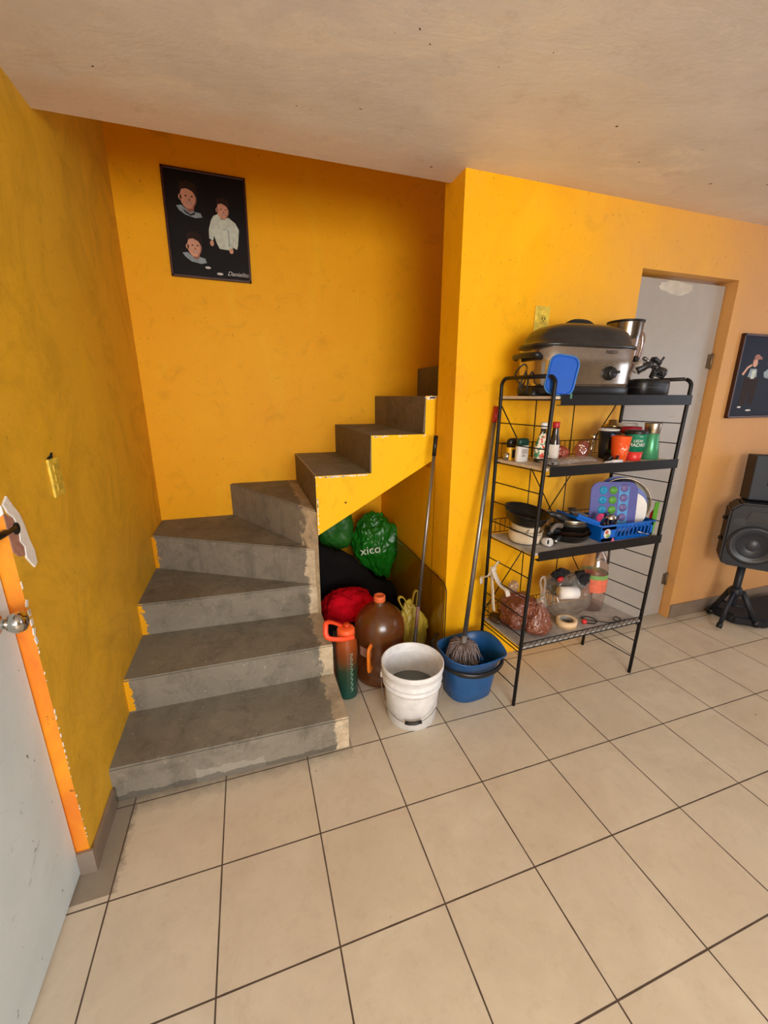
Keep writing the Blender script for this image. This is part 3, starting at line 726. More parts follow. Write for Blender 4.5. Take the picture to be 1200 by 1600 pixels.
b.box((2.43, .43, 1.655), (0.05, .03, .018), .004, rot=RY(.5)).box((2.475, .42, 1.60), (0.03, .012, .012), .003).box((2.40, .41, 1.60), (0.018, .018, .05), .004, rot=RY(.4))
b.tube([(2.44, .42, 1.64), (2.452, .41, 1.672)], 0.005, 8)
bmesh.ops.translate(b.bm, vec=(-.02, .02, 0), verts=b.bm.verts); tag(obj('metal_fittings', b.ymin(Z1 + .083), GRY), 'tangle of dark grey metal fittings on the black appliance', 'fittings')
b = B().tube(smooth([(2.335, .40, 1.585), (2.36, .38, 1.62), (2.39, .385, 1.59), (2.38, .40, 1.61), (2.35, .41, 1.64), (2.34, .39, 1.60), (2.37, .375, 1.59)], 6), 0.004, 6)
tag(obj('thin_cable', b.ymin(Z1 + .080), BLKP), 'thin black cable bunched at the front of the black appliance', 'cable')
b = B().tube([(2.33, .45, 1.690), (2.345, .45, 1.684)], 0.009, 10).tube([(2.345, .45, 1.684), (2.40, .45, 1.662)], 0.0065, 10).tube([(2.39, .45, 1.668), (2.412, .45, 1.659)], 0.0095, 10)
bmesh.ops.translate(b.bm, vec=(0, 0, -0.004), verts=b.bm.verts)
tag(obj('clamp', b, M('dull_nickel', (130, 128, 128), 0.3, 0.9)), 'dull nickel clamp lying on top of the dark fittings', 'clamp')
b = B().blob((2.335, .47, 1.645), (.034, .03, .030), .35, 2.5, 3, seed=4, crease=.3)
tag(obj('crumpled_wrap', b, clear('white_film', (240, 236, 230), .1, .2, .55, (228, 222, 214))), 'crumpled whitish wrap tucked between roaster and dark fittings', 'plastic wrap')

# ================================================================== SECOND SHELF
def simple(name, label, cat, b, mats, **k): return tag(obj(name, b, mats), label, cat, **k)
simple('shot_cup', 'tiny steel cup at the left end of the second shelf', 'cup', B().lathe([(.017, 0), (.019, .035), (.0175, .035), (.0155, .004), (0, .004)], (1.722, .595, Z2), 24), CHROME)
t = thing('deodorant_stick', 'black and yellow deodorant stick behind the white one on the second shelf', 'deodorant', (1.748, .592, Z2))
obj('case', B().lathe([(.95, 0), (1, .004), (1, .062), (.97, .064)], (1.748, .590, Z2), 32, sx=.030, sy=.017, sq=3), M('yellow_plastic', (238, 180, 20), .35), t)
obj('cap', B().lathe([(1, .062), (1, .088), (.9, .098), (.6, .104), (0, .106)], (1.748, .590, Z2), 32, sx=.030, sy=.017, sq=3), BLKP, t)
obj('label', B().box((1.752, .572, Z2 + .032), (.034, .002, .040), .0005), M('dark_label', (40, 44, 52), .4), t)
t = thing('deodorant_stick', 'white deodorant stick with a dark green cap on the second shelf', 'deodorant', (1.762, .530, Z2))
obj('case', B().lathe([(.95, 0), (1, .004), (1, .076), (.97, .078)], (1.757, .528, Z2), 32, sx=.031, sy=.018, sq=3), WHITEP, t)
obj('cap', B().lathe([(1, .077), (1, .096), (.9, .106), (.6, .110), (0, .111)], (1.757, .528, Z2), 32, sx=.031, sy=.018, sq=3), M('dark_green_plastic', (16, 62, 54), .35), t)
obj('label', B().box((1.760, .509, Z2 + .050), (.030, .002, .022), .0005).box((1.756, .509, Z2 + .030), (.018, .002, .010), .0005), M('pale_grey_label', (176, 172, 168), .4), t)
# salsa bottle
t = thing('salsa_bottle', 'flat sauce bottle with a colourful green label and white cap on the second shelf', 'bottle', (1.835, .49, Z2))
c3 = (1.838, .490, Z2)
obj('body', B().lathe([(.8, 0), (1, .006), (1.02, .05), (.9, .085), (.62, .115), (.40, .14), (.38, .160)], c3, 32, sx=.038, sy=.022), M('dark_sauce_glass', (48, 34, 18), .15, coat=.5), t)
def labmat():
    t_ = NT('colourful_salsa_label'); v = t_.co()
    c = t_.mix(t_.ramp(t_.noise(55, 1, .4, v), .46, .5), lin((60, 128, 84)), lin((232, 216, 190)))
    c = t_.mix(t_.ramp(t_.noise(48, 1, .4, t_.co((1, 1.3, 1))), .60, .63), c, lin((206, 66, 40)))
    t_.base(c); t_.rough(.4); return t_.m
obj('label', B().lathe([(1.03, .018), (1.045, .05), (.93, .084), (.64, .113), (.45, .134)], c3, 32, sx=.038, sy=.0225, cap=False), labmat(), t)
obj('cap', B().lathe([(.015, .156), (.016, .158), (.016, .180), (.014, .183), (0, .183)], c3, 24), WHITEP, t)
t = thing('soy_sauce_bottle', 'slim dark sauce bottle with a red cap and white label on the second shelf', 'bottle', (1.895, .47, Z2))
c3 = (1.893, .475, Z2)
obj('body', B().lathe([(.020, 0), (.024, .004), (.024, .085), (.022, .105), (.017, .125), (.0145, .155), (.0145, .163)], c3, 28), M('dark_soy_glass', (38, 20, 16), .12, coat=.5), t)
obj('label', B().lathe([(.0245, .020), (.0245, .080), (.0235, .086)], c3, 28, cap=False), M('white_paper_label', (214, 206, 198), .6), t)
obj('cap', B().lathe([(.0155, .160), (.0165, .162), (.0165, .184), (.015, .186), (0, .186)], c3, 24), REDP, t)
# bags of seasonings and scraps of film
PINKF = clear('pinkish_clear_film', (240, 214, 208), .12, .12, .35, (190, 110, 100))
simple('seasoning_bag', 'small clear bag of reddish seasoning beside the dark sauce bottle', 'bag', B().blob((1.965, .50, 0), (.035, .03, .033), .3, 2.2, 4, seed=1, crease=.25).ymin(Z2), M('red_seasoning_in_film', (150, 70, 50), .3, var=.4, scale=120))
simple('plastic_bag', 'crumpled clear plastic bag lying in the middle of the second shelf', 'plastic bag', B().blob((1.99, .415, 0), (.105, .05, .015), .25, 2.0, 4, seed=2, crease=.25).ymin(Z2), FILM)
simple('plastic_bag', 'pinkish crumpled plastic bag standing beside the steel whisk', 'plastic bag', B().blob((2.085, .50, 0), (.036, .03, .045), .3, 2.0, 4, seed=3, crease=.3).ymin(Z2), PINKF)
simple('plastic_bag', 'clear film bag against the front rim under the sauce bottles', 'plastic bag', B().blob((1.84, .385, 0), (.085, .04, .013), .3, 2.5, 4, seed=5, crease=.4).ymin(Z2), FILM)
b = B().box((1.812, .372, Z2 + .010), (.05, .03, .018), .004, rot=RZ(.3))
simple('black_case', 'small dark case behind the left front post on the second shelf', 'case', b, M('dark_brown_case', (44, 36, 34), .5))
b = B().tube(smooth([(2.12, .37, Z2 + .02), (2.15, .38, Z2 + .034), (2.17, .40, Z2 + .012), (2.14, .41, Z2 + .024), (2.16, .37, Z2 + .014), (2.19, .38, Z2 + .035), (2.20, .40, Z2 + .012), (2.17, .42, Z2 + .03), (2.13, .40, Z2 + .012)], 6), .006, 7)
simple('coiled_cable', 'black cable coiled at the front of the second shelf before the cups', 'cable', b.ymin(Z2 + .0005), BLKP)
t = thing('whisk', 'upright steel whisk and spoon handle beside the black cup', 'whisk', (2.165, .52, Z2))
obj('handle', B().tube([(2.16, .52, Z2 + .002), (2.165, .52, Z2 + .09)], [.007, .005], 8), CHROME, t)
b = B().lathe([(.006, 0), (.012, .008), (.014, .018), (.011, .030), (.004, .036), (0, .036)], (2.167, .52, Z2 + .088), 14)
obj('head', b, CHROME, t)
# cups
t = thing('cup', 'black tumbler with a white rim and blue and green flecks on the second shelf', 'cup', (2.225, .485, Z2))
c3 = (2.238, .500, Z2)
obj('body', B().lathe([(.030, 0), (.033, .004), (.046, .140), (.043, .140), (.030, .008), (0, .008)], c3, 32), M('black_cup_plastic', (26, 28, 36), .3), t)
obj('rim', B().lathe([(.0455, .137), (.048, .139), (.048, .146), (.043, .146), (.043, .137)], c3, 32, cap=False), WHITEP, t)
b = B()
for k, (a, z, w, h, mi) in enumerate([(-1.95, .115, .016, .020, 0), (-1.6, .10, .010, .024, 0), (-1.85, .04, .018, .022, 1), (-1.45, .03, .014, .018, 1), (-1.2, .06, .008, .03, 1)]):
    r = .033 + .013 * z / .14; p = (c3[0] + (r + .0006) * math.cos(a), c3[1] + (r + .0006) * math.sin(a), Z2 + z); b.box(p, (w, .0016, h), .0004, mi, rot=RZ(a + PI / 2) @ RX(-.09) @ RY(.4))
obj('flecks', b, [M('blue_print', (60, 130, 200), .4), M('green_print', (40, 120, 60), .4)], t)
t = thing('travel_mug', 'dark travel mug with a shiny gold-rimmed lid behind the cups', 'mug', (2.345, .575, Z2))
obj('body', B().lathe([(.036, 0), (.038, .004), (.042, .150), (.040, .150)], (2.335, .575, Z2), 28), M('dark_mug', (30, 26, 28), .3), t)
obj('lid', B().lathe([(.043, .148), (.043, .158), (.030, .162), (.022, .168), (.020, .184), (0, .186)], (2.335, .575, Z2), 28), M('gold_steel', (190, 168, 120), .18, .95), t)
t = thing('cup', 'bright orange plastic cup at the front of the second shelf', 'cup', (2.222, .40, Z2))
c3 = (2.213, .398, Z2)
obj('body', B().lathe([(.030, 0), (.032, .003), (.043, .115), (.045, .120), (.041, .119), (.030, .006), (0, .006)], c3, 36), M('orange_cup', (236, 88, 30), .35, var=.06), t)
b = B()
for k in range(34):
    a = random.uniform(-2.6, -.7); z = random.uniform(.03, .09); r = .032 + .011 * z / .115 + .0006
    b.box((c3[0] + r * math.cos(a), c3[1] + r * math.sin(a), Z2 + z), (random.uniform(.001, .003), .001, random.uniform(.001, .003)), 0, rot=RZ(a + PI / 2))
for k in range(9):
    a = -2.25 + k * .09; z = .062 + .004 * math.sin(k * 2.1); r = .032 + .011 * z / .115 + .0006
    b.box((c3[0] + r * math.cos(a), c3[1] + r * math.sin(a), Z2 + z), (.0035, .001, .0012 + .008 * (k % 2)), 0, rot=RZ(a + PI / 2) @ RY(.4 if k % 3 else -.5))
obj('print', b, M('white_print', (236, 214, 200), .5), t)
t = thing('cup', 'white cup with a dark red band, behind the green tumbler', 'cup', (2.395, .50, Z2))
for q, (cc, col, lab) in enumerate([((2.365, .485, Z2), REDP, 0)]):
    obj('body', B().lathe([(.030, 0), (.034, .004), (.044, .145), (.041, .145), (.030, .008), (0, .008)], cc, 30), WHITEP, t)
    obj('band', B().lathe([(.0425, .122), (.0455, .124), (.047, .152), (.044, .154), (.041, .150)], cc, 30, cap=False), M('dark_red_plastic', (170, 22, 48), .35), t)
simple('cup', 'plain white cup behind the one with the red band', 'cup', B().lathe([(.030, 0), (.034, .004), (.046, .165), (.043, .165), (.030, .008), (0, .008)], (2.44, .575, Z2), 30), WHITEP)
t = thing('tumbler', 'green tumbler with a red base and white lettering at the front of the second shelf', 'tumbler', (2.318, .405, Z2))
c3 = (2.309, .405, Z2); GR = M('teal_green_plastic', (18, 130, 98), .3, var=.06)
obj('body', B().lathe([(.0395, .044), (.047, .126), (.048, .129)], c3, 40), GR, t)
obj('base', B().lathe([(.034, 0), (.036, .003), (.0395, .045)], c3, 40), M('coral_red_plastic', (222, 56, 48), .35), t)
obj('lid', B().lathe([(.049, .128), (.050, .130), (.050, .142), (.044, .145), (0, .146)], c3, 40), BLKP, t)
def wrap_text(txt, size, c, r0, slope, z, amid, mat_, parent, name='lettering'):
    b = B().text(txt, size, Matrix.Identity(4), 0, 0.0004)
    for v in b.bm.verts:
        x, y, d = v.co; zz = z + y; r = r0 + slope * zz + .0006 + d; a = amid + x / r
        v.co = (c[0] + r * math.cos(a), c[1] + r * math.sin(a), c[2] + zz)
    return obj(name, b, mat_, parent)
WPR = M('white_lettering', (240, 236, 232), .5)
wrap_text('LEON', .017, c3, .0355, .0915, .096, -2.08, WPR, t)
wrap_text('MADRO', .023, c3, .0355, .0915, .077, -2.08, WPR, t)
wrap_text('eeee', .008, c3, .0355, .0915, .118, -1.9, WPR, t)
t = thing('flask', 'mint green flask with a wide steel lid, rightmost on the second shelf', 'flask', (2.428, .42, Z2))
c3 = (2.428, .420, Z2)
obj('body', B().lathe([(.044, 0), (.046, .003), (.032, .125), (.030, .128)], c3, 14), M('mint_green_metal', (74, 158, 114), .25, .3, .06), t)
obj('lid', B().lathe([(.0315, .124), (.033, .128), (.038, .172), (.037, .176), (0, .177)], c3, 36), STEEL, t)
t = thing('marker_pen', 'white marker lying on the front edge of the second shelf', 'marker', (2.16, .345, Z2))
obj('barrel', B().tube([(2.125, .352, Z2 + .009), (2.178, .345, Z2 + .009)], .0085, 12), WHITEP, t)
obj('tip', B().tube([(2.085, .357, Z2 + .006), (2.125, .352, Z2 + .0085)], [.0025, .006], 10), WHITEP, t)

# ================================================================== THIRD SHELF
def pot(name, label, c, r, h, mat, cat='pot', extra=None):
    t = thing(name, label, cat, c)
    obj('body', B().lathe([(r * .86, 0), (r * .94, .006), (r * 1.0, h * .5), (r, h), (r * 1.03, h + .002), (r * 1.03, h + .005), (r * .97, h + .003), (r * .95, .012), (0, .010)], c, 40), mat, t)
    return t
t = pot('cooking_pot', 'cream white enamel pot under the black frying pan', (1.795, .490, Z3), .080, .055, CREAM)
obj('rim', B().lathe([(.0745, .000), (.0765, .003), (.0745, .006)], (1.795, .490, Z3), 40, cap=False), M('grey_chipped_rim', (90, 84, 78), .5), t)
t = pot('cooking_pot', 'smaller cream pot nested inside the lower white pot', (1.798, .496, Z3 + .032), .067, .058, CREAM)
obj('handle', B().tube(smooth([(1.775, .436, Z3 + .078), (1.755, .425, Z3 + .060), (1.78, .412, Z3 + .050), (1.82, .411, Z3 + .052)], 6), .0018, 6), GREYM, t)
# tilted deep frying pan
t = thing('frying_pan', 'deep black frying pan tilted on top of the cream pots', 'frying pan', (1.80, .46, Z3 + .095))
Rp = (RY(0.10) @ RX(0.16)); cp = Vector((1.772, .482, Z3 + .098))
b = B().lathe([(.0, 0), (.072, .002), (.090, .016), (.108, .060), (.111, .064), (.106, .062), (.087, .020), (.068, .007), (0, .006)], cp, 44, rot=Rp)
obj('pan', b, DARKN, t)
hp = [cp + Rp @ Vector(v) for v in ((.104, -.02, .054), (.135, -.03, .058), (.175, -.042, .05), (.215, -.055, .034), (.235, -.06, .018))]
obj('handle', B().tube(smooth(hp, 5), [.010] * 8 + [.013] * 9 + [.012] * 4, 10, flat=1.5), BLKP, t)
# frying pans in a stack
t = thing('frying_pan', 'black frying pan at the bottom of the stack of pans beside the dish rack', 'frying pan', (2.02, .455, Z3))
cc = (2.025, .46, Z3)
obj('pan', B().lathe([(.0, 0), (.085, .001), (.103, .024), (.107, .036), (.109, .038), (.105, .036), (.098, .020), (.08, .006), (0, .005)], cc, 44), DARKN, t)
obj('handle', B().tube(smooth([(1.935, .405, Z3 + .030), (1.90, .385, Z3 + .034), (1.875, .372, Z3 + .026)], 5), .010, 10, flat=1.3), BLKP, t)
obj('ferrule', B().tube([(1.882, .376, Z3 + .028), (1.872, .370, Z3 + .025)], [.0105, .011], 12), STEEL, t)
t = thing('frying_pan', 'second black pan of the stack with a brown worn rim', 'frying pan', (2.03, .46, Z3 + .032))
cc = (2.03, .46, Z3 + .022)
obj('pan', B().lathe([(.0, 0), (.075, .001), (.092, .022), (.096, .032), (.098, .034), (.093, .031), (.085, .016), (.07, .006), (0, .005)], cc, 44), M('brown_worn_nonstick', (52, 34, 26), .3, .2, .5), t)
obj('handle', B().tube(smooth([(1.945, .43, Z3 + .052), (1.905, .42, Z3 + .060), (1.862, .400, Z3 + .068), (1.845, .392, Z3 + .058)], 5), .011, 10, flat=1.3), BLKP, t)
t = thing('saucepan', 'dark saucepan with a glass lid on top of the pan stack', 'saucepan', (2.03, .455, Z3 + .06))
cc = (2.032, .456, Z3 + .043)
obj('body', B().lathe([(.0, 0), (.066, .001), (.074, .006), (.079, .040), (.081, .042), (.077, .042), (.072, .008), (0, .006)], cc, 44), DARKN, t)
obj('steel_band', B().lathe([(.0795, .036), (.0825, .040), (.0795, .044)], cc, 44, cap=False), GRY, t)
obj('handle', B().tube(smooth([(1.958, .43, Z3 + .078), (1.92, .42, Z3 + .088), (1.885, .405, Z3 + .084), (1.862, .395, Z3 + .066)], 6), .009, 10, flat=1.5), M('grey_handle', (110, 100, 90), .35), t)
lid = obj('lid', B().lathe([(.078, .043), (.080, .046), (.078, .062), (.070, .068), (.04, .076), (0, .079)], cc, 44), M('dull_dark_steel_lid', (92, 86, 76), .25, .8), t)
obj('lid_rim', B().lathe([(.0785, .058), (.0805, .062), (.0785, .066)], cc, 44, cap=False), STEEL, lid)
obj('lid_knob', B().lathe([(.012, .076), (.009, .082), (.010, .098), (.020, .104), (.022, .110), (.018, .114), (0, .115)], cc, 24), BLKP, lid)
t = thing('mug', 'small white mug lying in front of the pots on the third shelf', 'mug', (1.842, .372, Z3))
Rm = RX(PI / 2 - .2) ; cm = Vector((1.838, .400, Z3 + .021))
obj('body', B().lathe([(.018, 0), (.020, .004), (.020, .036), (.018, .038), (.0165, .036), (.0165, .006), (0, .006)], cm, 28, rot=Rm), WHITEP, t)
obj('inside', B().lathe([(.0162, .014), (0, .014)], cm, 24, rot=Rm), BLKP, t)
b = B().blob((1.96, .555, 0), (.10, .045, .055), .3, 2.0, 5, seed=9, crease=.5)
simple('plastic_bag', 'crumpled clear bag behind the saucepan on the third shelf', 'plastic bag', b.ymin(Z3), FILM)
# dish rack
t = thing('dish_rack', 'blue plastic dish rack on the third shelf', 'dish rack', (2.28, .44, Z3))
x0, x1, y0, y1, h = 2.130, 2.462, .352, .56, .082
DB = M('bright_blue_dish_plastic', (0, 92, 190), .35, var=.06)
b = B()
def wallpts(y, lean): pass
b.box(((x0 + x1) / 2, (y0 + y1) / 2, Z3 + .005), (x1 - x0, y1 - y0, .006), .002)
for (p, q) in (((x0, y0), (x0, y1)), ((x1, y0), (x1, y1))): b.box(((p[0] + q[0]) / 2, (p[1] + q[1]) / 2, Z3 + h / 2), (.004, y1 - y0, h), .001)
b.box(((x0 + x1) / 2, y1, Z3 + h / 2), (x1 - x0, .004, h), .001)
b.box((x0 + .045, y0, Z3 + h / 2), (.09, .004, h), .001)                     # solid end of the front side
b.box((x1 - .008, y0, Z3 + h / 2), (.016, .004, h), .001)
b.box(((x0 + x1) / 2, y0, Z3 + .010), (x1 - x0, .004, .018), .001).box(((x0 + x1) / 2, y0, Z3 + h - .012), (x1 - x0, .004, .022), .001)
for k in range(9): b.box((x0 + .100 + k * .0255, y0, Z3 + h / 2), (.0075, .004, h - .02), .001, rot=RY(.12))
b.tube([(x0 - .004, y0 - .006, Z3 + h), (x1 + .004, y0 - .006, Z3 + h), (x1 + .004, y1 + .004, Z3 + h), (x0 - .004, y1 + .004, Z3 + h)], .005, 8, closed=True)
obj('basket', b, DB, t)
b = B().prism([(x0 - .145, Z3 + h + .058), (x0 - .005, Z3 + h + .004), (x0 - .005, Z3 + h - .006), (x0 - .145, Z3 + h + .044)], y0 + .02, y0 + .16, ax=1, bev=.002)
b.prism([(x0 - .145, Z3 + h + .058), (x0 - .005, Z3 + h + .004), (x0 - .005, Z3 + h + .020), (x0 - .143, Z3 + h + .072)], y0 + .012, y0 + .02, ax=1, bev=.001)
obj('side_tray', b, DB, t)
b = B().lathe([(.024, 0), (.024, .001), (0, .001)], (x0 + .035, y0 - .002, Z3 + .042), 26, rot=RX(PI / 2), sx=.9)
b.lathe([(.010, 0), (.010, .0006), (0, .0006)], (x0 + .030, y0 - .003, Z3 + .050), 18, rot=RX(PI / 2), mi=1).lathe([(.010, 0), (.010, .0005), (0, .0005)], (x0 + .040, y0 - .003, Z3 + .030), 18, rot=RX(PI / 2), mi=2)
obj('sticker', b, [WHITEP, M('sticker_red', (200, 90, 60), .5), M('sticker_green', (140, 170, 70), .5)], t)
# boards and plates standing in the rack; one builder for upright slabs
def slab(c, w, h, th, r, yaw, lean, mi=0, extra=None):
    b = B().prism(rsq(w, h, r, 8), -th / 2, th / 2, ax=1, bev=min(.0015, th * .3), mi=mi)
    if extra: extra(b)
    m = Matrix.Translation(c) @ (RZ(yaw) @ RX(lean)).to_4x4(); bmesh.ops.transform(b.bm, matrix=m, verts=b.bm.verts); return b
def dots(b):
    for i, (x, mi) in enumerate([(-.056, 1), (-.006, 2), (.048, 3)]):
        for k in range(4):
            z = .085 - k * .050 + (.012 if i == 2 else 0)
            b.lathe([(.0205, 0), (.0205, .0006), (0, .0006)], (x, -.0045, z), 28, mi, rot=RX(PI / 2))
            if mi == 1: b.lathe([(.006, 0), (.006, .0008), (0, .0008)], (x, -.0048, z), 14, 5, rot=RX(PI / 2))
    b.box((.048, -.0044, -.005), (.050, .0004, .225), 0, 4)
simple('serving_tray', 'blue-purple tray with rows of coloured dots standing in the dish rack', 'tray',
       slab((2.270, .437, Z3 + .148), .235, .255, .008, .045, -.35, -.10, 0, dots),
       [M('violet_blue_plastic', (84, 88, 160), .4, var=.08), M('dot_sky_blue', (40, 150, 200), .4), M('dot_green', (92, 160, 60), .4), M('dot_mauve', (112, 100, 160), .4), M('stripe_light_blue', (80, 150, 210), .4), M('dot_core', (20, 120, 180), .4)])
simple('plate', 'white oval plate standing behind the dotted tray', 'plate', slab((2.384, .443, Z3 + .120), .17, .19, .006, .08, -.6, -.08), WHITEP)
simple('plate', 'cobalt blue plate standing behind the white plate', 'plate', slab((2.390, .464, Z3 + .135), .19, .22, .007, .09, -.6, -.08), M('cobalt_blue_plastic', (28, 62, 160), .35, var=.1))
simple('plate', 'dark blue plate at the back of the dish rack', 'plate', slab((2.372, .510, Z3 + .160), .20, .25, .007, .09, -.5, -.06), M('dark_blue_plastic', (26, 48, 128), .35, var=.1))
# glass lid with steel rim standing at the right
t = thing('pan_cover', 'large glass pan lid with steel rim standing at the right end of the dish rack', 'pan lid', (2.45, .50, Z3 + .01))
ml = Matrix.Translation((2.385, .484, Z3 + .150)) @ (RZ(-.62) @ RX(PI / 2 - .08)).to_4x4()
b = B().lathe([(.128, -.003), (.132, 0), (.132, .006), (.128, .008), (.126, .002)], (0, 0, 0), 56, cap=False); bmesh.ops.transform(b.bm, matrix=ml, verts=b.bm.verts)
obj('rim', b, M('steel_lid_rim', (180, 160, 140), .18, .95), t)
b = B().lathe([(.127, .003), (.10, .012), (.05, .020), (0, .023)], (0, 0, 0), 48); bmesh.ops.transform(b.bm, matrix=ml, verts=b.bm.verts)
obj('glass', b, clear('lid_glass', (232, 236, 228), .06, .04), t)
# green board, red thing, utensils
t = thing('plastic_board', 'bright green plastic board leaning at the far right of the third shelf', 'board', (2.49, .46, Z3))
b = B().prism([(2.466, Z3 + .002), (2.490, Z3 + .004), (2.497, Z3 + .05), (2.500, Z3 + .175), (2.472, Z3 + .172)], .366, .371, ax=1, bev=.001)
obj('board', b, GREENP, t)
simple('red_dish', 'dark red dish edge between the glass lid and the green board', 'dish', B().prism([(2.466, Z3 + .001), (2.478, Z3 + .001), (2.492, Z3 + .10), (2.490, Z3 + .13), (2.474, Z3 + .11), (2.468, Z3 + .06)], .376, .390, ax=1, bev=.003), REDP)
t = thing('sieve', 'pink plastic sieve resting in the dish rack before the dotted tray', 'sieve', (2.17, .41, Z3 + h))
b = B().prism([(2.163, Z3 + h + .004), (2.148, Z3 + h + .004), (2.138, Z3 + h + .030), (2.150, Z3 + h + .046), (2.170, Z3 + h + .050), (2.188, Z3 + h + .040)], .400, .406, ax=1, bev=.002)
b.lathe([(0, -.004), (.016, -.004), (.016, -.002), (0, -.002)], (2.163, .399, Z3 + h + .028), 24, rot=RX(PI / 2))
obj('bowl', b, M('pink_plastic', (190, 48, 100), .5), t)
simple('serving_dish', 'dark grey-brown dish standing on the left tray of the dish rack', 'dish', B().prism([(1.985, Z3 + h + .085), (2.01, Z3 + h + .052), (2.105, Z3 + h + .026), (2.115, Z3 + h + .036), (2.06, Z3 + h + .06), (2.0, Z3 + h + .068)], .425, .437, ax=1, bev=.002), M('greybrown_dish', (92, 84, 80), .35))
b = B().blob((2.232, .405, Z3 + .098), (.030, .026, .028), .10, 3, 3, seed=3)
simple('tea_infuser', 'shiny round steel infuser among the cutlery in the dish rack', 'infuser', b, CHROME)
t = thing('cutlery', 'bunch of dark handled cutlery in the front of the dish rack', 'cutlery', (2.21, .39, Z3 + .01))
for k, (x, y, dx, dy, dz) in enumerate([(2.205, .39, -.01, -.006, .085), (2.215, .40, .012, .004, .09), (2.195, .385, -.022, .0, .08), (2.225, .385, .02, -.004, .085), (2.238, .395, .036, .002, .10), (2.21, .41, .0, .01, .11)]):
    obj('utensil_handle', B().tube([(x, y, Z3 + .012), (x + dx, y + dy, Z3 + .012 + dz)], .0045, 8), DARKN if k % 2 else M('brown_handle', (70, 48, 34), .4), t)
b = B().tube([(2.345, .338, Z3 + .048), (2.452, .330, Z3 + .016)], [.007, .004], 8, flat=.5)
simple('table_knife', 'steel knife poking out of the front slots of the dish rack', 'knife', b.ymin(Z3 + .006), STEEL)
simple('pink_tag', 'small pink scrap under the front of the dish rack', 'scrap', B().prism([(2.188, Z3 + .0), (2.208, Z3 + .0), (2.199, Z3 + .022)], .340, .346, ax=1, bev=.001), M('pale_pink_plastic', (226, 130, 160), .5))

# ================================================================== LOWEST SHELF
def kibble():
    t_ = NT('reddish_crumbs_in_film'); v = t_.co()
    vo = t_.n('ShaderNodeTexVoronoi'); vo.inputs['Scale'].default_value = 210; t_.l(v, vo.inputs['Vector'])
    c = t_.mix(t_.ramp(vo.outputs['Distance'], .15, .6), lin((160, 88, 60)), lin((104, 52, 34)))
    c = t_.mix(t_.math('MULTIPLY', t_.ramp(t_.noise(22, 5, .7, v, 1.2), .58, .66), .5), c, lin((216, 190, 180)))
    t_.base(c); t_.rough(.18); t_.b.inputs['Coat Weight'].default_value = .6; t_.bump(vo.outputs['Distance'], .5, .004); return t_.m
KIB = kibble()
def bagshape(q):   # pinched at the top like a tied bag
    k = 1.08 - .78 * max(0, (q.z + .75) / 1.75) ; return Vector((q.x * k, q.y * k, q.z * (1.25 if q.z > 0 else .8)))
t = thing('bag_of_crumbs', 'clear bag of reddish crumbs behind the left front post on the lowest shelf', 'bag', (1.80, .50, Z4))
obj('bag', B().blob((1.800, .492, 0), (.088, .085, .090), .12, 1.8, 5, seed=11, crease=.2, sq=4).ymin(Z4), KIB, t)
obj('tied_neck', B().blob((1.785, .53, Z4 + .215), (.03, .02, .04), .4, 3, 4, seed=6, crease=.5), FILM, t)
t = thing('bag_of_crumbs', 'clear tied bag of reddish crumbs at the front of the lowest shelf', 'bag', (1.86, .40, Z4))
obj('bag', B().blob((1.862, .402, 0), (.094, .060, .085), .10, 2.2, 5, seed=12, crease=.2, fn=bagshape).ymin(Z4), KIB, t)
obj('film_neck', B().blob((1.872, .412, Z4 + .150), (.030, .022, .055), .35, 2.6, 4, seed=13, crease=.5), FILM, t)
obj('tied_top', B().tube(smooth([(1.878, .42, Z4 + .18), (1.880, .43, Z4 + .235), (1.872, .435, Z4 + .275), (1.888, .435, Z4 + .30), (1.898, .43, Z4 + .27), (1.890, .42, Z4 + .20)], 6), .004, 6, flat=2), FILM, t)
simple('brown_packet', 'dark brown packet at the left end of the lowest shelf', 'packet', B().blob((1.722, .565, 0), (.035, .05, .022), .15, 2, 4, seed=21).ymin(Z4), M('dark_brown_packet', (66, 46, 30), .5))
simple('jar_lid', 'round steel-gold lid behind the bags on the lowest shelf', 'lid', B().lathe([(.048, 0), (.050, .004), (.050, .022), (.044, .028), (0, .030)], (1.945, .56, Z4), 32), M('gold_steel', (190, 168, 120), .18, .95))
t = thing('tape_roll', 'roll of beige masking tape at the front of the lowest shelf', 'tape roll', (2.045, .43, Z4))
ct = (2.062, .425, Z4)
obj('tape', B().lathe([(.034, 0), (.054, 0), (.054, .036), (.034, .036), (.034, 0)], ct, 44, cap=False), M('beige_masking_tape', (232, 200, 156), .5, var=.05), t)
obj('core', B().lathe([(.0325, .001), (.034, .001), (.034, .035), (.0325, .035), (.0325, .001)], ct, 44, cap=False), M('grey_tape_core', (150, 142, 134), .6), t)
t = thing('plastic_bag_bundle', 'clear bag bulging with dark bits behind the tape roll', 'bag', (2.09, .52, Z4))
obj('bag', B().blob((2.125, .520, 0), (.145, .085, .125), .14, 2.0, 5, seed=14, crease=.18, sq=2.5).ymin(Z4), clear('milky_clear_film', (240, 236, 230), .04, .18, .16, (200, 194, 188)), t)
obj('contents', B().blob((2.12, .525, 0), (.115, .062, .060), .25, 2.5, 4, seed=15, crease=.3).ymin(Z4 + .115), M('dark_mixed_contents', (40, 38, 38), .6, var=.5, scale=40), t)
simple('paper_roll', 'white roll of paper lying on the bulging clear bag', 'paper roll', B().tube([(1.995, .425, Z4 + .200), (2.092, .415, Z4 + .190)], .032, 24), M('white_paper', (236, 232, 230), .7, var=.04))
t = thing('black_bag', 'black crumpled cloth piled on the clear bag beside the paper roll', 'cloth', (2.17, .50, Z4 + .2))
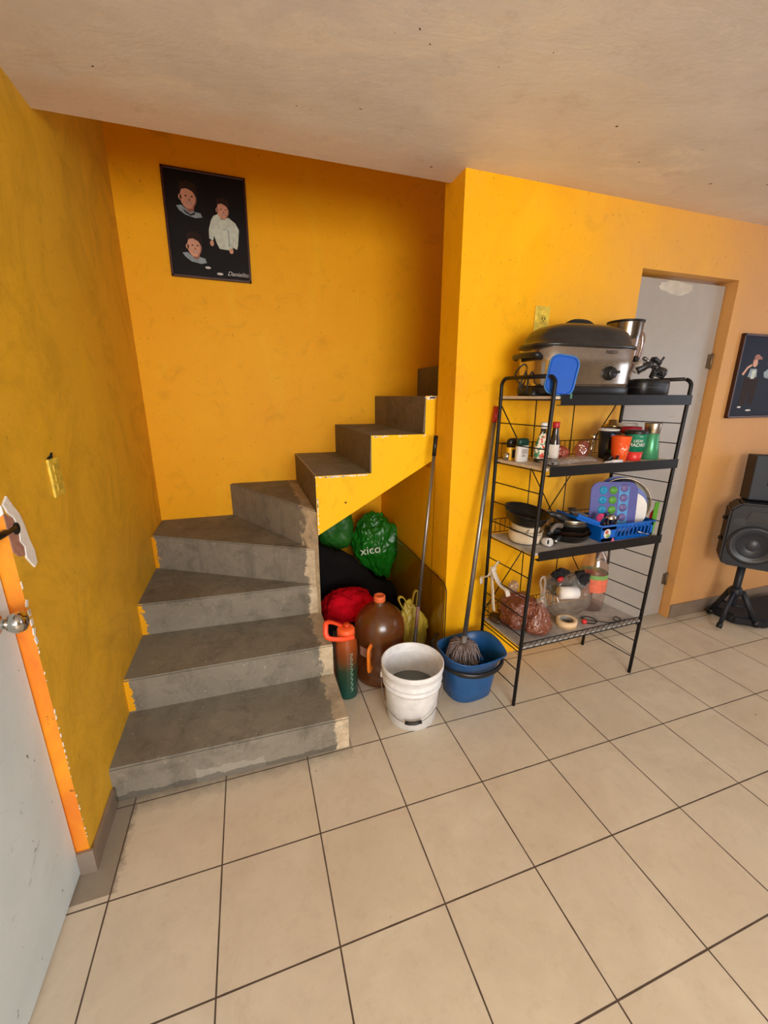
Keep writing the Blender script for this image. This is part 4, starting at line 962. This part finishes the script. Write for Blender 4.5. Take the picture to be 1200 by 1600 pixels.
obj('cloth', B().blob((2.178, .49, Z4 + .215), (.055, .04, .05), .35, 2.4, 4, seed=16, crease=.5), M('black_cloth_matt', (22, 20, 22), .85), t)
t = thing('red_black_pouch', 'black pouch with a red patch standing behind the paper roll', 'pouch', (2.06, .53, Z4 + .22))
obj('pouch', B().blob((2.075, .52, Z4 + .255), (.050, .03, .028), .3, 2.2, 4, seed=17, crease=.4), M('black_cloth_matt', (22, 20, 22), .85), t)
obj('red_patch', B().blob((2.052, .492, Z4 + .235), (.020, .012, .018), .2, 2, 3, seed=18), REDP, t)
simple('small_box', 'brown translucent box behind the paper roll', 'box', B().box((2.115, .50, Z4 + .238), (.07, .05, .035), .004, rot=RZ(.2)), M('brown_translucent', (80, 62, 44), .3))
# big clear bottle with coral label
t = thing('large_plastic_bottle', 'large clear plastic bottle with a coral label at the back of the lowest shelf', 'bottle', (2.36, .545, Z4))
cb = (2.335, .550, Z4)
obj('body', B().lathe([(.062, 0), (.072, .006), (.074, .10), (.074, .20), (.070, .26), (.055, .32), (.030, .355), (.020, .38), (.020, .40)], cb, 40), clear('clear_bottle_plastic', (240, 230, 224), .08, .05, .08, (220, 190, 180)), t)
obj('label', B().lathe([(.0748, .120), (.0748, .200)], cb, 40, cap=False), M('coral_label', (226, 112, 84), .5, var=.15, scale=50), t)
obj('green_patch', B().lathe([(.0750, .198), (.0740, .222)], cb, 40, cap=False), M('green_patch_label', (120, 160, 90), .5), t)
obj('cap', B().lathe([(.021, .392), (.022, .396), (.022, .412), (0, .414)], cb, 20), REDP, t)
obj('grip', B().tube([(2.335, .466, Z4 + .30), (2.338, .475, Z4 + .395)], .006, 8), M('dark_grip', (60, 48, 44), .4), t)
b = B().tube(smooth([(2.175, .40, Z4 + .004), (2.22, .385, Z4 + .004), (2.25, .41, Z4 + .005), (2.235, .45, Z4 + .006), (2.19, .455, Z4 + .006), (2.20, .42, Z4 + .009), (2.25, .395, Z4 + .006), (2.29, .37, Z4 + .004), (2.35, .362, Z4 + .004), (2.385, .375, Z4 + .006), (2.37, .395, Z4 + .012), (2.34, .38, Z4 + .008), (2.36, .36, Z4 + .004), (2.41, .365, Z4 + .004)], 7), .0028, 6)
simple('thin_cable', 'thin dark cable looped on the right half of the lowest shelf', 'cable', b.ymin(Z4 + .0002), BLKP)
simple('red_ball', 'small red knob beside the tape roll', 'knob', B().lathe([(0, 0), (.010, .003), (.014, .012), (.010, .022), (0, .025)], (2.165, .405, Z4), 18), M('bright_red_plastic', (226, 52, 52), .35))
# hanging strips of thin plastic
t = thing('knotted_plastic_strip', 'knotted whitish plastic strip hanging from the left rungs of the rack', 'plastic strip', (1.70, .52, .60))
ST = clear('white_thin_plastic', (236, 232, 226), .05, .3, .72, (236, 226, 214))
def ribbon(pts, r, fl): return B().tube(smooth(pts, 6), r, 8, flat=fl)
obj('strip', ribbon([(1.692, .545, .70), (1.688, .56, .675), (1.684, .575, .650)], .012, .4), ST, t)
obj('knot', B().blob((1.683, .575, .645), (.018, .016, .02), .3, 2, 3, seed=31, crease=.3), ST, t)
obj('strip', ribbon([(1.683, .575, .64), (1.682, .575, .58), (1.678, .555, .53), (1.676, .54, .47), (1.680, .535, .43)], .013, .35), ST, t)
obj('strip', ribbon([(1.684, .57, .64), (1.690, .54, .60), (1.694, .50, .58), (1.698, .465, .575), (1.700, .45, .55)], .015, .3), ST, t)
obj('strip', ribbon([(1.682, .58, .64), (1.675, .60, .60), (1.668, .625, .585), (1.660, .64, .575), (1.664, .64, .54)], .015, .3), ST, t)

# ================================================================== BUCKETS, MOP AND STICK
DIRTW = M('scuffed_white_plastic', (232, 232, 234), .42, var=.08, scale=30)
bc = (1.186, .440, 0)
t = thing('white_bucket', 'white plastic bucket half full of grey water, front of the stairs opening', 'bucket', bc)
h = .300
prof = [(.112, 0), (.118, .004), (.132, h * .60), (.135, h * .66), (.142, h * .665), (.142, h * .685), (.136, h * .70), (.137, h * .745), (.144, h * .75), (.144, h * .78), (.138, h * .80), (.139, h * .90),
        (.146, h * .905), (.149, h * .93), (.149, h), (.1455, h + .003), (.142, h), (.1365, h * .75), (.130, h * .55), (.115, .008), (0, .008)]
obj('body', B().lathe(prof, bc, 64), DIRTW, t)
obj('water', B().lathe([(.1285, h * .50), (0, h * .50)], bc, 48), M('murky_grey_water', (104, 108, 104), .25, var=.08, spec=.3), t)
ha = -.45; hx, hy = math.cos(ha), math.sin(ha)
pts = []
for k in range(17):
    a = PI * k / 16; u = .147 * math.cos(a); s_ = math.sin(a); fw = s_ * .150
    pts.append((bc[0] + hx * u + hy * fw * .98, bc[1] + hy * u - hx * fw * .98, h * .72 - .145 * s_ ** .8))
hb = obj('handle', B().tube(pts, .0022, 6), GREYM, t)
obj('grip', B().tube([pts[7], pts[8], pts[9]] if False else [Vector(pts[6]), pts[7], pts[8], Vector(pts[8]).lerp(Vector(pts[9]), .7)], .0085, 10), BLKP, hb)
for s_ in (-1, 1):
    p = (bc[0] + hx * .145 * s_, bc[1] + hy * .145 * s_, h * .72)
    obj('handle_mount', B().box(p, (.016, .03, .030), .004, rot=RZ(ha)), DIRTW if s_ < 0 else BLKP, t)
# blue mop bucket
MB = M('mop_bucket_blue', (28, 84, 142), .38, var=.12, scale=14)
mc = Vector((1.532, .505, 0)); myaw = .08
t = thing('mop_bucket', 'blue oval mop bucket with a black handle between the white bucket and the rack', 'mop bucket', mc)
def oval(prof, seg=56, spout=.045):
    t_ = bmesh.new(); rings = []
    for r, z, wv in prof:
        ring = []
        for k in range(seg):
            a = 2 * PI * k / seg; ca, sa = math.cos(a), math.sin(a); e = 2 / 2.7
            x = math.copysign(abs(ca) ** e, ca) * .150 * r; y = math.copysign(abs(sa) ** e, sa) * .122 * r
            dd = (math.atan2(sa, ca) - math.radians(-38)); dd = (dd + PI) % (2 * PI) - PI
            bump_ = math.exp(-(dd / .30) ** 2)
            zz = z + wv * (.012 * math.cos(2 * a) - .020 * math.exp(-((abs(dd) - .0) / .5) ** 2) + .008)
            x *= 1 + wv * .10 * bump_; y *= 1 + wv * .10 * bump_
            ring.append(t_.verts.new((x, y, zz)))
        rings.append(ring)
    for i in range(len(rings) - 1):
        for k in range(seg): t_.faces.new((rings[i][k], rings[i][(k + 1) % seg], rings[i + 1][(k + 1) % seg], rings[i + 1][k]))
    t_.faces.new(list(reversed(rings[0]))); t_.faces.new(rings[-1])
    for f in t_.faces: f.smooth = len(f.verts) == 4
    bmesh.ops.transform(t_, matrix=Matrix.Translation(mc) @ RZ(myaw).to_4x4(), verts=t_.verts)
    b = B(); b.add(t_); return b
obj('body', oval([(.74, 0, 0), (.80, .008, 0), (.86, .08, 0), (.95, .19, .2), (1.0, .225, .6), (1.10, .245, 1), (1.13, .252, 1), (1.12, .258, 1), (1.06, .252, 1), (.97, .215, .6), (.90, .15, .1), (.80, .03, 0), (.76, .012, 0)]), MB, t)
# wringer tray inside
b = B()
b.prism([(-.125, -.085), (.015, -.085), (.035, .0), (.015, .085), (-.125, .085)], .175, .182, ax=2, bev=.002)
b.prism([(.020, -.085), (.030, -.085), (.030, .085), (.020, .085)], .175, .235, ax=2, bev=.002)
bmesh.ops.transform(b.bm, matrix=Matrix.Translation(mc) @ RZ(myaw).to_4x4(), verts=b.bm.verts)
obj('wringer', b, MB, t)
pts = []
for k in range(25):
    a = PI + PI * k / 24; x = .176 * math.cos(a); y = .150 * math.sin(a) - .004
    q = RZ(myaw) @ Vector((x, y, .222 - .020 * abs(math.sin(a)) ** .7)); pts.append(mc + q)
obj('handle', B().tube(pts, [.007] * 6 + [.010] * 13 + [.007] * 6, 8, flat=1.5), BLKP, t)
b = B().tube([mc + RZ(myaw) @ Vector((-.176 + .0, .0, .215)), mc + RZ(myaw) @ Vector((-.165, .11, .262)), mc + RZ(myaw) @ Vector((-.10, .155, .268))], .010, 8, flat=1.6)
obj('rear_handle', b, BLKP, t)
# mop
t = thing('mop', 'mop with steel pole and red tip standing in the blue bucket', 'mop', (1.49, .49, .2))
top = Vector((1.712, .700, 1.462)); bot = Vector((1.505, .520, .290)); d = (bot - top).normalized()
obj('pole', B().tube([bot - d * .012, top.lerp(bot, .06)], .0115, 14), GREYM, t)
obj('tip', B().tube([top.lerp(bot, .065), top], [.0125, .0125], 14), M('red_pole_grip', (176, 34, 24), .4), t)
obj('socket', B().tube([bot + d * .06, bot - d * .03], [.020, .0135], 12), M('grey_mop_socket', (120, 116, 114), .5), t)
STR = M('grey_mop_strings', (128, 114, 112), .9, var=.3, scale=90)
mh = bot + d * .045
b = B(); rnd = random.Random(5)
for k in range(190):
    a = rnd.uniform(0, 2 * PI); rad = .064 * rnd.random() ** .5
    ox, oy = math.cos(a), math.sin(a)
    p0 = mh + Vector((ox * .012, oy * .012, .030 + .012 * rnd.random()))
    r1 = rad * .8 + .012; z1 = .030 + .010 * rnd.random()
    p1 = mh + Vector((ox * r1, oy * r1, z1)); r2 = rad * 1.1 + .016
    p2 = mh + Vector((ox * r2 + rnd.uniform(-.004, .004), oy * r2 * .95, -.012 + rnd.uniform(-.01, .01)))
    p3 = mh + Vector((ox * r2 * 1.08 + rnd.uniform(-.008, .008), oy * r2 + rnd.uniform(-.008, .008) - .006, -.050 + rnd.uniform(-.012, .012)))
    w = Vector((rnd.uniform(-.007, .007), rnd.uniform(-.007, .007), rnd.uniform(-.004, .006)))
    b.tube(smooth([p0, p1 + w, p2 - w, p3 + w * 1.5], 4), rnd.uniform(.0022, .0040), 5)
o = obj('strings', b, STR, t)
obj('string_core', B().blob(mh + Vector((0, 0, -.012)), (.058, .052, .045), .2, 3, 3, seed=2), STR, t)
# stick with black grip
t = thing('broom_stick', 'steel stick with a black grip leaning in the stairs corner behind the white bucket', 'stick', (1.30, .745, 0))
p0 = Vector((1.312, .745, 0.0)); p1 = Vector((1.468, .866, 1.312))
L = lambda a, b_: [p0.lerp(p1, a), p0.lerp(p1, b_)]
obj('pole', B().tube(L(.29, .925), .0095, 14), GREYM, t)
obj('grip', B().tube(L(.92, 1.0), .0115, 14), BLKP, t)
obj('worn_band', B().tube(L(.20, .29), .0105, 14), M('worn_pinkish_band', (130, 92, 84), .5, var=.3, scale=60), t)
obj('lower_end', B().tube(L(.006, .20), .010, 14), M('dark_grey_tube', (72, 66, 66), .4), t)

# ================================================================== UNDER THE STAIRS
t = thing('water_bottle', 'tall orange-to-green water bottle with an orange carry handle beside the steps', 'bottle', (.918, .672, 0))
c3 = (.918, .672, 0)
def gradient():
    t_ = NT('orange_to_green_bottle'); z = t_.sep()[2]
    x = t_.n('ShaderNodeValToRGB'); e = x.color_ramp.elements
    e[0].position = .08; e[0].color = lin((2, 70, 60)); e[1].position = .95; e[1].color = lin((158, 72, 24))
    m = e.new(.50); m.color = lin((44, 64, 46)); m = e.new(.68); m.color = lin((112, 62, 28))
    t_.l(t_.math('MULTIPLY', z, 2.9), x.inputs[0]); t_.base(x.outputs[0]); t_.rough(.22)
    t_.b.inputs['Coat Weight'].default_value = .3; t_.b.inputs['Transmission Weight'].default_value = .0; return t_.m
obj('body', B().lathe([(.046, 0), (.054, .006), (.056, .02), (.056, .30), (.052, .325), (.043, .345), (.041, .36)], c3, 40), gradient(), t)
b = B()
for k in range(16):
    z = .055 + k * .0145; a = -1.35; w = .016 if k % 2 else .009
    b.box((c3[0] + .0565 * math.cos(a), c3[1] + .0565 * math.sin(a), z), (w, .0012, .0016), 0, rot=RZ(a + PI / 2))
    if k < 15: b.box((c3[0] + .0565 * math.cos(a + .06 * (-1) ** k), c3[1] + .0565 * math.sin(a + .06 * (-1) ** k), z + .007), (.0018, .0012, .010), 0, rot=RZ(a + PI / 2) @ RY(.6 * (-1) ** k))
obj('time_marks', b, M('pale_green_print', (150, 200, 180), .5), t)
OR2 = M('vivid_orange_plastic', (255, 104, 50), .35, var=.05)
cap = obj('cap', B().lathe([(.043, .350), (.045, .353), (.045, .385), (.041, .392), (.028, .396), (0, .397)], c3, 36), OR2, t)
obj('spout', B().lathe([(.018, .394), (.016, .412), (.012, .416), (0, .417)], (c3[0] + .004, c3[1], 0), 20), M('deep_orange_plastic', (214, 66, 24), .35), cap)
HM = M('red_orange_handle', (255, 84, 44), .35, var=.04)
hl = smooth([(c3[0] + .030, c3[1] - .040, .356), (c3[0] - .02, c3[1] - .052, .362), (c3[0] - .085, c3[1] - .055, .378), (c3[0] - .108, c3[1] - .050, .396), (c3[0] - .108, c3[1] - .036, .428), (c3[0] - .100, c3[1] - .020, .448), (c3[0] - .07, c3[1] + .0, .435), (c3[0] - .03, c3[1] + .02, .402), (c3[0] - .01, c3[1] + .03, .388)], 6)
obj('carry_handle', B().tube(hl, .0075, 8, flat=1.7), HM, t)
# water jug
jc = (1.128, .775, 0)
t = thing('water_jug', 'large translucent amber water jug with an orange cap and handle behind the white bucket', 'water jug', jc)
def amber():
    t_ = NT('amber_jug_plastic'); tr = t_.n('ShaderNodeBsdfTransparent'); tr.inputs[0].default_value = lin((222, 150, 90))
    df = t_.n('ShaderNodeBsdfDiffuse'); df.inputs[0].default_value = lin((158, 100, 48))
    tl = t_.n('ShaderNodeBsdfTranslucent'); tl.inputs[0].default_value = lin((200, 120, 50))
    gl = t_.n('ShaderNodeBsdfGlossy'); gl.inputs['Roughness'].default_value = .22
    a = t_.n('ShaderNodeMixShader'); a.inputs[0].default_value = .42; t_.l(tr.outputs[0], a.inputs[1])
    m = t_.n('ShaderNodeMixShader'); m.inputs[0].default_value = .4; t_.l(df.outputs[0], m.inputs[1]); t_.l(tl.outputs[0], m.inputs[2]); t_.l(m.outputs[0], a.inputs[2])
    fr = t_.n('ShaderNodeFresnel'); fr.inputs[0].default_value = 1.5
    o_ = t_.n('ShaderNodeMixShader'); t_.l(t_.math('MULTIPLY', t_.math('ADD', fr.outputs[0], .04, clamp=True), t_.math('SUBTRACT', 1.0, t_.n('ShaderNodeNewGeometry').outputs['Backfacing'])), o_.inputs[0]); t_.l(a.outputs[0], o_.inputs[1]); t_.l(gl.outputs[0], o_.inputs[2])
    t_.l(o_.outputs[0], t_.out.inputs[0]); return t_.m
AMB = amber()
obj('body', B().lathe([(.118, 0), (.132, .010), (.136, .03), (.136, .065), (.131, .075), (.136, .085), (.136, .125), (.131, .135), (.133, .15), (.133, .235), (.130, .245), (.137, .26), (.138, .300), (.132, .345), (.112, .385), (.078, .415), (.040, .432), (.029, .440), (.028, .470)], jc, 56), AMB, t)
obj('cap', B().lathe([(.030, .455), (.032, .458), (.032, .482), (.030, .487), (.024, .489), (.022, .484), (0, .484)], jc, 32), M('orange_cap', (232, 110, 62), .4), t)
a = -2.22; hxx, hyy = math.cos(a), math.sin(a); P_ = lambda r, z: (jc[0] + hxx * r, jc[1] + hyy * r, z)
obj('handle', B().tube(smooth([P_(.133, .262), P_(.160, .258), P_(.168, .238), P_(.166, .18), P_(.160, .135), P_(.134, .128)], 6), .0095, 10, flat=1.7), M('orange_handle', (250, 134, 40), .35), t)
b = B()
for r0 in (0,):
    n = 10; rr_ = .1345
    for k in range(n):
        a0 = -2.75 + k * .055; a1 = a0 + .055
        b.poly([(jc[0] + rr_ * math.cos(a0), jc[1] + rr_ * math.sin(a0), .185 + .01 * (k > 5)), (jc[0] + rr_ * math.cos(a1), jc[1] + rr_ * math.sin(a1), .185 + .01 * (k > 5)), (jc[0] + rr_ * math.cos(a1), jc[1] + rr_ * math.sin(a1), .238), (jc[0] + rr_ * math.cos(a0), jc[1] + rr_ * math.sin(a0), .238)])
obj('label', b, M('faded_pink_label', (176, 128, 110), .6, var=.3, scale=60), t)
b = B()
for k in range(4):
    a0 = -1.50 + k * .055; a1 = a0 + .055; r2_ = .1345
    b.poly([(jc[0] + r2_ * math.cos(a0), jc[1] + r2_ * math.sin(a0), .17), (jc[0] + r2_ * math.cos(a1), jc[1] + r2_ * math.sin(a1), .17), (jc[0] + r2_ * math.cos(a1), jc[1] + r2_ * math.sin(a1), .225), (jc[0] + r2_ * math.cos(a0), jc[1] + r2_ * math.sin(a0), .225)])
obj('sticker', b, M('pale_green_sticker', (168, 170, 120), .6), t)
# black stool, red cloth
t = thing('step_stool', 'low black plastic stool under the red cloth in the space under the stairs', 'stool', (1.01, 1.12, 0))
obj('seat', B().prism([(x + 1.012, y + 1.12) for x, y in rsq(.315, .33, .05, 5)], .215, .240, ax=2, bev=.005), BLKP, t)
for sx in (-1, 1):
    for sy in (-1, 1): obj('leg', B().box((1.012 + sx * .125, 1.12 + sy * .13, .1075), (.035, .035, .215), .004), BLKP, t)
REDC = M('crimson_cloth', (196, 8, 30), .9, var=.22, scale=14, bump=.3, spec=.1)
def fold(q):
    return Vector((q.x, q.y, max(q.z, -.25) * 1.0))
simple('red_cloth', 'bright red cloth crumpled on the black stool under the stairs', 'cloth', B().blob((1.025, 1.065, 0), (.160, .115, .115), .16, 1.6, 5, seed=41, crease=.22, sq=2.6, fn=fold).ymin(.2405), REDC)
BLC = M('black_fabric', (20, 17, 17), .9, var=.3, scale=8, spec=.15)
# heap of dark clothes: a long slope from the newel down to the right wall
def heap():
    b = B(); t_ = bmesh.new(); nx, ny = 44, 36; V = []
    for j in range(ny + 1):
        row = []
        for i in range(nx + 1):
            x = .850 + .60 * i / nx; y = 1.31 + .52 * j / ny; u = i / nx; v = j / ny
            zz = .64 - .44 * u ** 1.05; env = min(1, v / .10) ** .5 * min(1, (1 - u) / .05) ** .5
            n_ = noise.noise(Vector((x * 5, y * 5, 1))) * .05 + abs(noise.noise(Vector((x * 11, y * 9, 5)))) * .04
            zh = max(0.002, zz * (.35 + .65 * env) + n_ * env)
            if y > 1.44: zh = min(zh, (.20 if x > 1.12 else .42) + n_ * .2)
            row.append(t_.verts.new((x, y - .03 * math.sin(3 * u), zh)))
        V.append(row)
    for j in range(ny):
        for i in range(nx): t_.faces.new((V[j][i], V[j][i + 1], V[j + 1][i + 1], V[j + 1][i]))
    bd = [V[0][i] for i in range(nx + 1)] + [V[j][nx] for j in range(1, ny + 1)] + [V[ny][i] for i in range(nx - 1, -1, -1)] + [V[j][0] for j in range(ny - 1, 0, -1)]
    lo = [t_.verts.new((v.co.x, v.co.y, 0.001)) for v in bd]
    for k in range(len(bd)): t_.faces.new((bd[k], lo[k], lo[(k + 1) % len(bd)], bd[(k + 1) % len(bd)]))
    t_.faces.new(lo); bmesh.ops.recalc_face_normals(t_, faces=t_.faces)
    for f in t_.faces: f.smooth = True
    b.add(t_); return b
simple('clothes_heap', 'sloping heap of black clothes filling the back of the space under the stairs', 'clothes', heap(), BLC)
simple('black_bag', 'black fabric bag on the floor behind the yellow-green bag, against the tinted glass', 'bag', B().blob((1.405, 1.08, 0), (.045, .16, .12), .2, 2, 4, seed=44, crease=.2).ymin(0), BLC)
# green bags
GB = M('glossy_green_plastic_bag', (24, 106, 22), .3, var=.25, scale=6, spec=.4)
def gshape(q):
    k = 1.0
    if q.z < 0: k = 1 + q.z * .62           # tapers to a point at the bottom
    if q.z > .35: k = 1 - (q.z - .35) * .35
    return Vector((q.x * k + (-.0 if q.z > 0 else -q.z * .35), q.y * k, q.z))
t = thing('green_bag', 'glossy green plastic bag with white lettering on top of the black clothes', 'bag', (1.36, 1.55, .2))
b = B().blob((1.345, 1.58, .440), (.165, .12, .235), .26, 1.5, 6, seed=51, crease=.20, sq=2.8, fn=gshape)
obj('bag', b, GB, t)
b = B().text('xico', .085, Matrix.Translation((1.275, 1.444, .480)) @ (RZ(-.12) @ RX(PI / 2) @ RZ(.10)).to_4x4(), 0, .001)
obj('lettering', b, M('cream_lettering', (222, 226, 206), .5), t)
simple('green_bag', 'smaller dark green bag at the back left behind the black clothes', 'bag', B().blob((1.075, 1.66, .60), (.125, .09, .155), .12, 1.8, 5, seed=53, crease=.12, sq=3), M('dark_green_bag', (36, 104, 26), .5, var=.15))
# yellow-green bag
YG = M('yellow_green_plastic_bag', (176, 152, 52), .4, var=.14, scale=10)
t = thing('yellow_green_bag', 'pale yellow-green carrier bag standing behind the jug', 'bag', (1.345, .875, 0))
def ysh(q):
    k = 1 - .55 * max(0, q.z) ** 1.2; return Vector((q.x * k - .25 * max(0, q.z), q.y * k, q.z))
obj('bag', B().blob((1.365, .885, 0), (.095, .055, .175), .18, 1.8, 5, seed=61, crease=.28, sq=2.6, fn=ysh).ymin(0.001), YG, t)
obj('loop_handle', B().tube(smooth([(1.315, .865, .30), (1.285, .86, .355), (1.268, .86, .400), (1.285, .86, .412), (1.310, .865, .385), (1.335, .87, .32)], 6), .012, 8, flat=.35), YG, t)
obj('loop_handle', B().tube(smooth([(1.352, .875, .30), (1.362, .88, .36), (1.372, .88, .415), (1.392, .88, .420), (1.390, .88, .34), (1.385, .88, .27)], 6), .012, 8, flat=.35), YG, t)
# tinted glass pane
GP = clear('tinted_smoky_glass', (232, 230, 178), .03, .03)
yz = [(1.56, .002), (1.56, .556)] + [(.715 - .05 * math.sin(a), .495 + .05 * math.cos(a)) for a in [PI / 2 * k / 6 for k in range(7)]] + [(.665, .002)]
t = thing('tinted_glass', 'tinted glass pane with a rounded corner leaning on the wall under the stairs', 'glass pane', (1.47, 1.1, 0))
b = B().prism(yz, 1.466, 1.471, ax=0)
obj('pane', b, GP, t)
edge = [(1.4685, y, z) for y, z in yz[1:]]
obj('edge', B().tube(edge, .0032, 6), M('dark_brown_glass_edge', (72, 44, 22), .3), t)
obj('chip', B().blob((1.4685, .775, .548), (.004, .012, .008), .3, 2, 2), M('rust_red_chip', (96, 30, 16), .6), t)

# ================================================================== SPEAKER CORNER
t = thing('speaker_stand', 'black tripod stand holding the loudspeaker at the right edge', 'speaker stand', (3.575, .53, 0))
SPB = M('matt_black_speaker_plastic', (18, 23, 36), .5, var=.2); hub = Vector((3.575, .53, .25))
obj('pole', B().tube([(3.575, .53, .14), (3.575, .53, .455)], .022, 16), SPB, t)
obj('collar', B().lathe([(.034, -.025), (.038, -.01), (.038, .015), (.030, .03)], hub, 20), SPB, t)
for fx, fy in ((3.440, .500), (3.594, .668), (3.705, .432)):
    p = Vector((fx, fy, .014)); s0 = hub + (Vector((fx, fy, .25)) - hub) * .25
    lg = obj('leg', B().tube([s0, p.lerp(s0, .08)], .0135, 10, flat=1.2), SPB, t)
    obj('rubber_foot', B().tube([p.lerp(s0, .14), p], [.017, .018], 12), BLKP, lg)
    obj('brace', B().tube([p.lerp(s0, .55), (3.575, .53, .15)], .007, 8), SPB, t)
t = thing('loudspeaker', 'large black loudspeaker with a round grey cone on the tripod', 'loudspeaker', (3.60, .54, .455))
sc_ = Vector((3.62, .490, .665)); yaw = -.90; ms = Matrix.Translation(sc_) @ RZ(yaw).to_4x4()
def spk(b): bmesh.ops.transform(b.bm, matrix=ms, verts=b.bm.verts); return b
b = B().prism([(-.20, -.185), (-.17, -.21), (.25, -.21), (.28, -.185), (.28, .17), (.24, .21), (-.15, .21), (-.20, .16)], -.12, .075, ax=1, bev=.012)
obj('cabinet', spk(b), SPB, t)
obj('horn', spk(B().prism([(-.12, .10), (.20, .10), (.17, .165), (-.10, .165)], -.124, -.119, ax=1, bev=.002)), M('dark_horn', (18, 20, 28), .4), t)
cone = obj('cone', spk(B().lathe([(.118, 0), (.118, .008), (.110, .010), (.095, .004), (.055, -.012), (.045, -.004), (.025, .006), (0, .010)], (-.055, -.122, -.055), 44, rot=RX(PI / 2))), M('dark_grey_cone', (46, 50, 60), .35), t)
obj('cone_ring', spk(B().lathe([(.118, 0), (.127, .004), (.118, .010)], (-.055, -.121, -.055), 44, rot=RX(PI / 2), cap=False)), M('grey_cone_ring', (66, 70, 80), .4), t)
for z in (.09, -.05): obj('knob', spk(B().lathe([(.014, 0), (.012, .022), (0, .023)], (-.198, -.04, z), 14, rot=RY(-PI / 2))), BLKP, t)
for k in range(4): obj('vent_rib', spk(B().box((-.145, -.122, .075 + k * .010), (.06, .004, .004))), M('grey_cone_ring', (66, 70, 80), .4), t)
t = thing('box_speaker', 'black box standing on top of the large loudspeaker', 'speaker', (3.68, .56, .88))
mb = Matrix.Translation((3.70, .50, 1.030)) @ (RZ(-.70) @ RX(-.06)).to_4x4()
b = B().box((0, 0, 0), (.36, .13, .285), .006); bmesh.ops.transform(b.bm, matrix=mb, verts=b.bm.verts)
obj('cabinet', b.ymin(.876), M('dark_slate_box', (20, 25, 38), .5), t)
b = B()
for x in (-.09, -.05): b.lathe([(.011, 0), (.009, .005), (0, .005)], (x, -.066, -.045), 14, rot=RX(PI / 2))
bmesh.ops.transform(b.bm, matrix=mb, verts=b.bm.verts)
obj('control_knobs', b, M('grey_cone_ring', (66, 70, 80), .4), t)
b = B()
t_ = bmesh.new()
b.prism([(3.60, .520), (3.74, .400), (4.15, .36), (4.3, .66), (3.62, .68)], .001, .07, ax=2, bev=.015)
simple('floor_bag', 'flat black bag on the floor behind the speaker stand', 'bag', b, M('black_nylon', (24, 26, 34), .8))
# small things on the walls
simple('nail', 'tiny nail in the yellow wall left of the framed photograph', 'nail', B().tube([(.075, YB + .001, 2.66), (.078, YB - .012, 2.655)], .003, 6), M('rusty_nail', (110, 60, 30), .7))
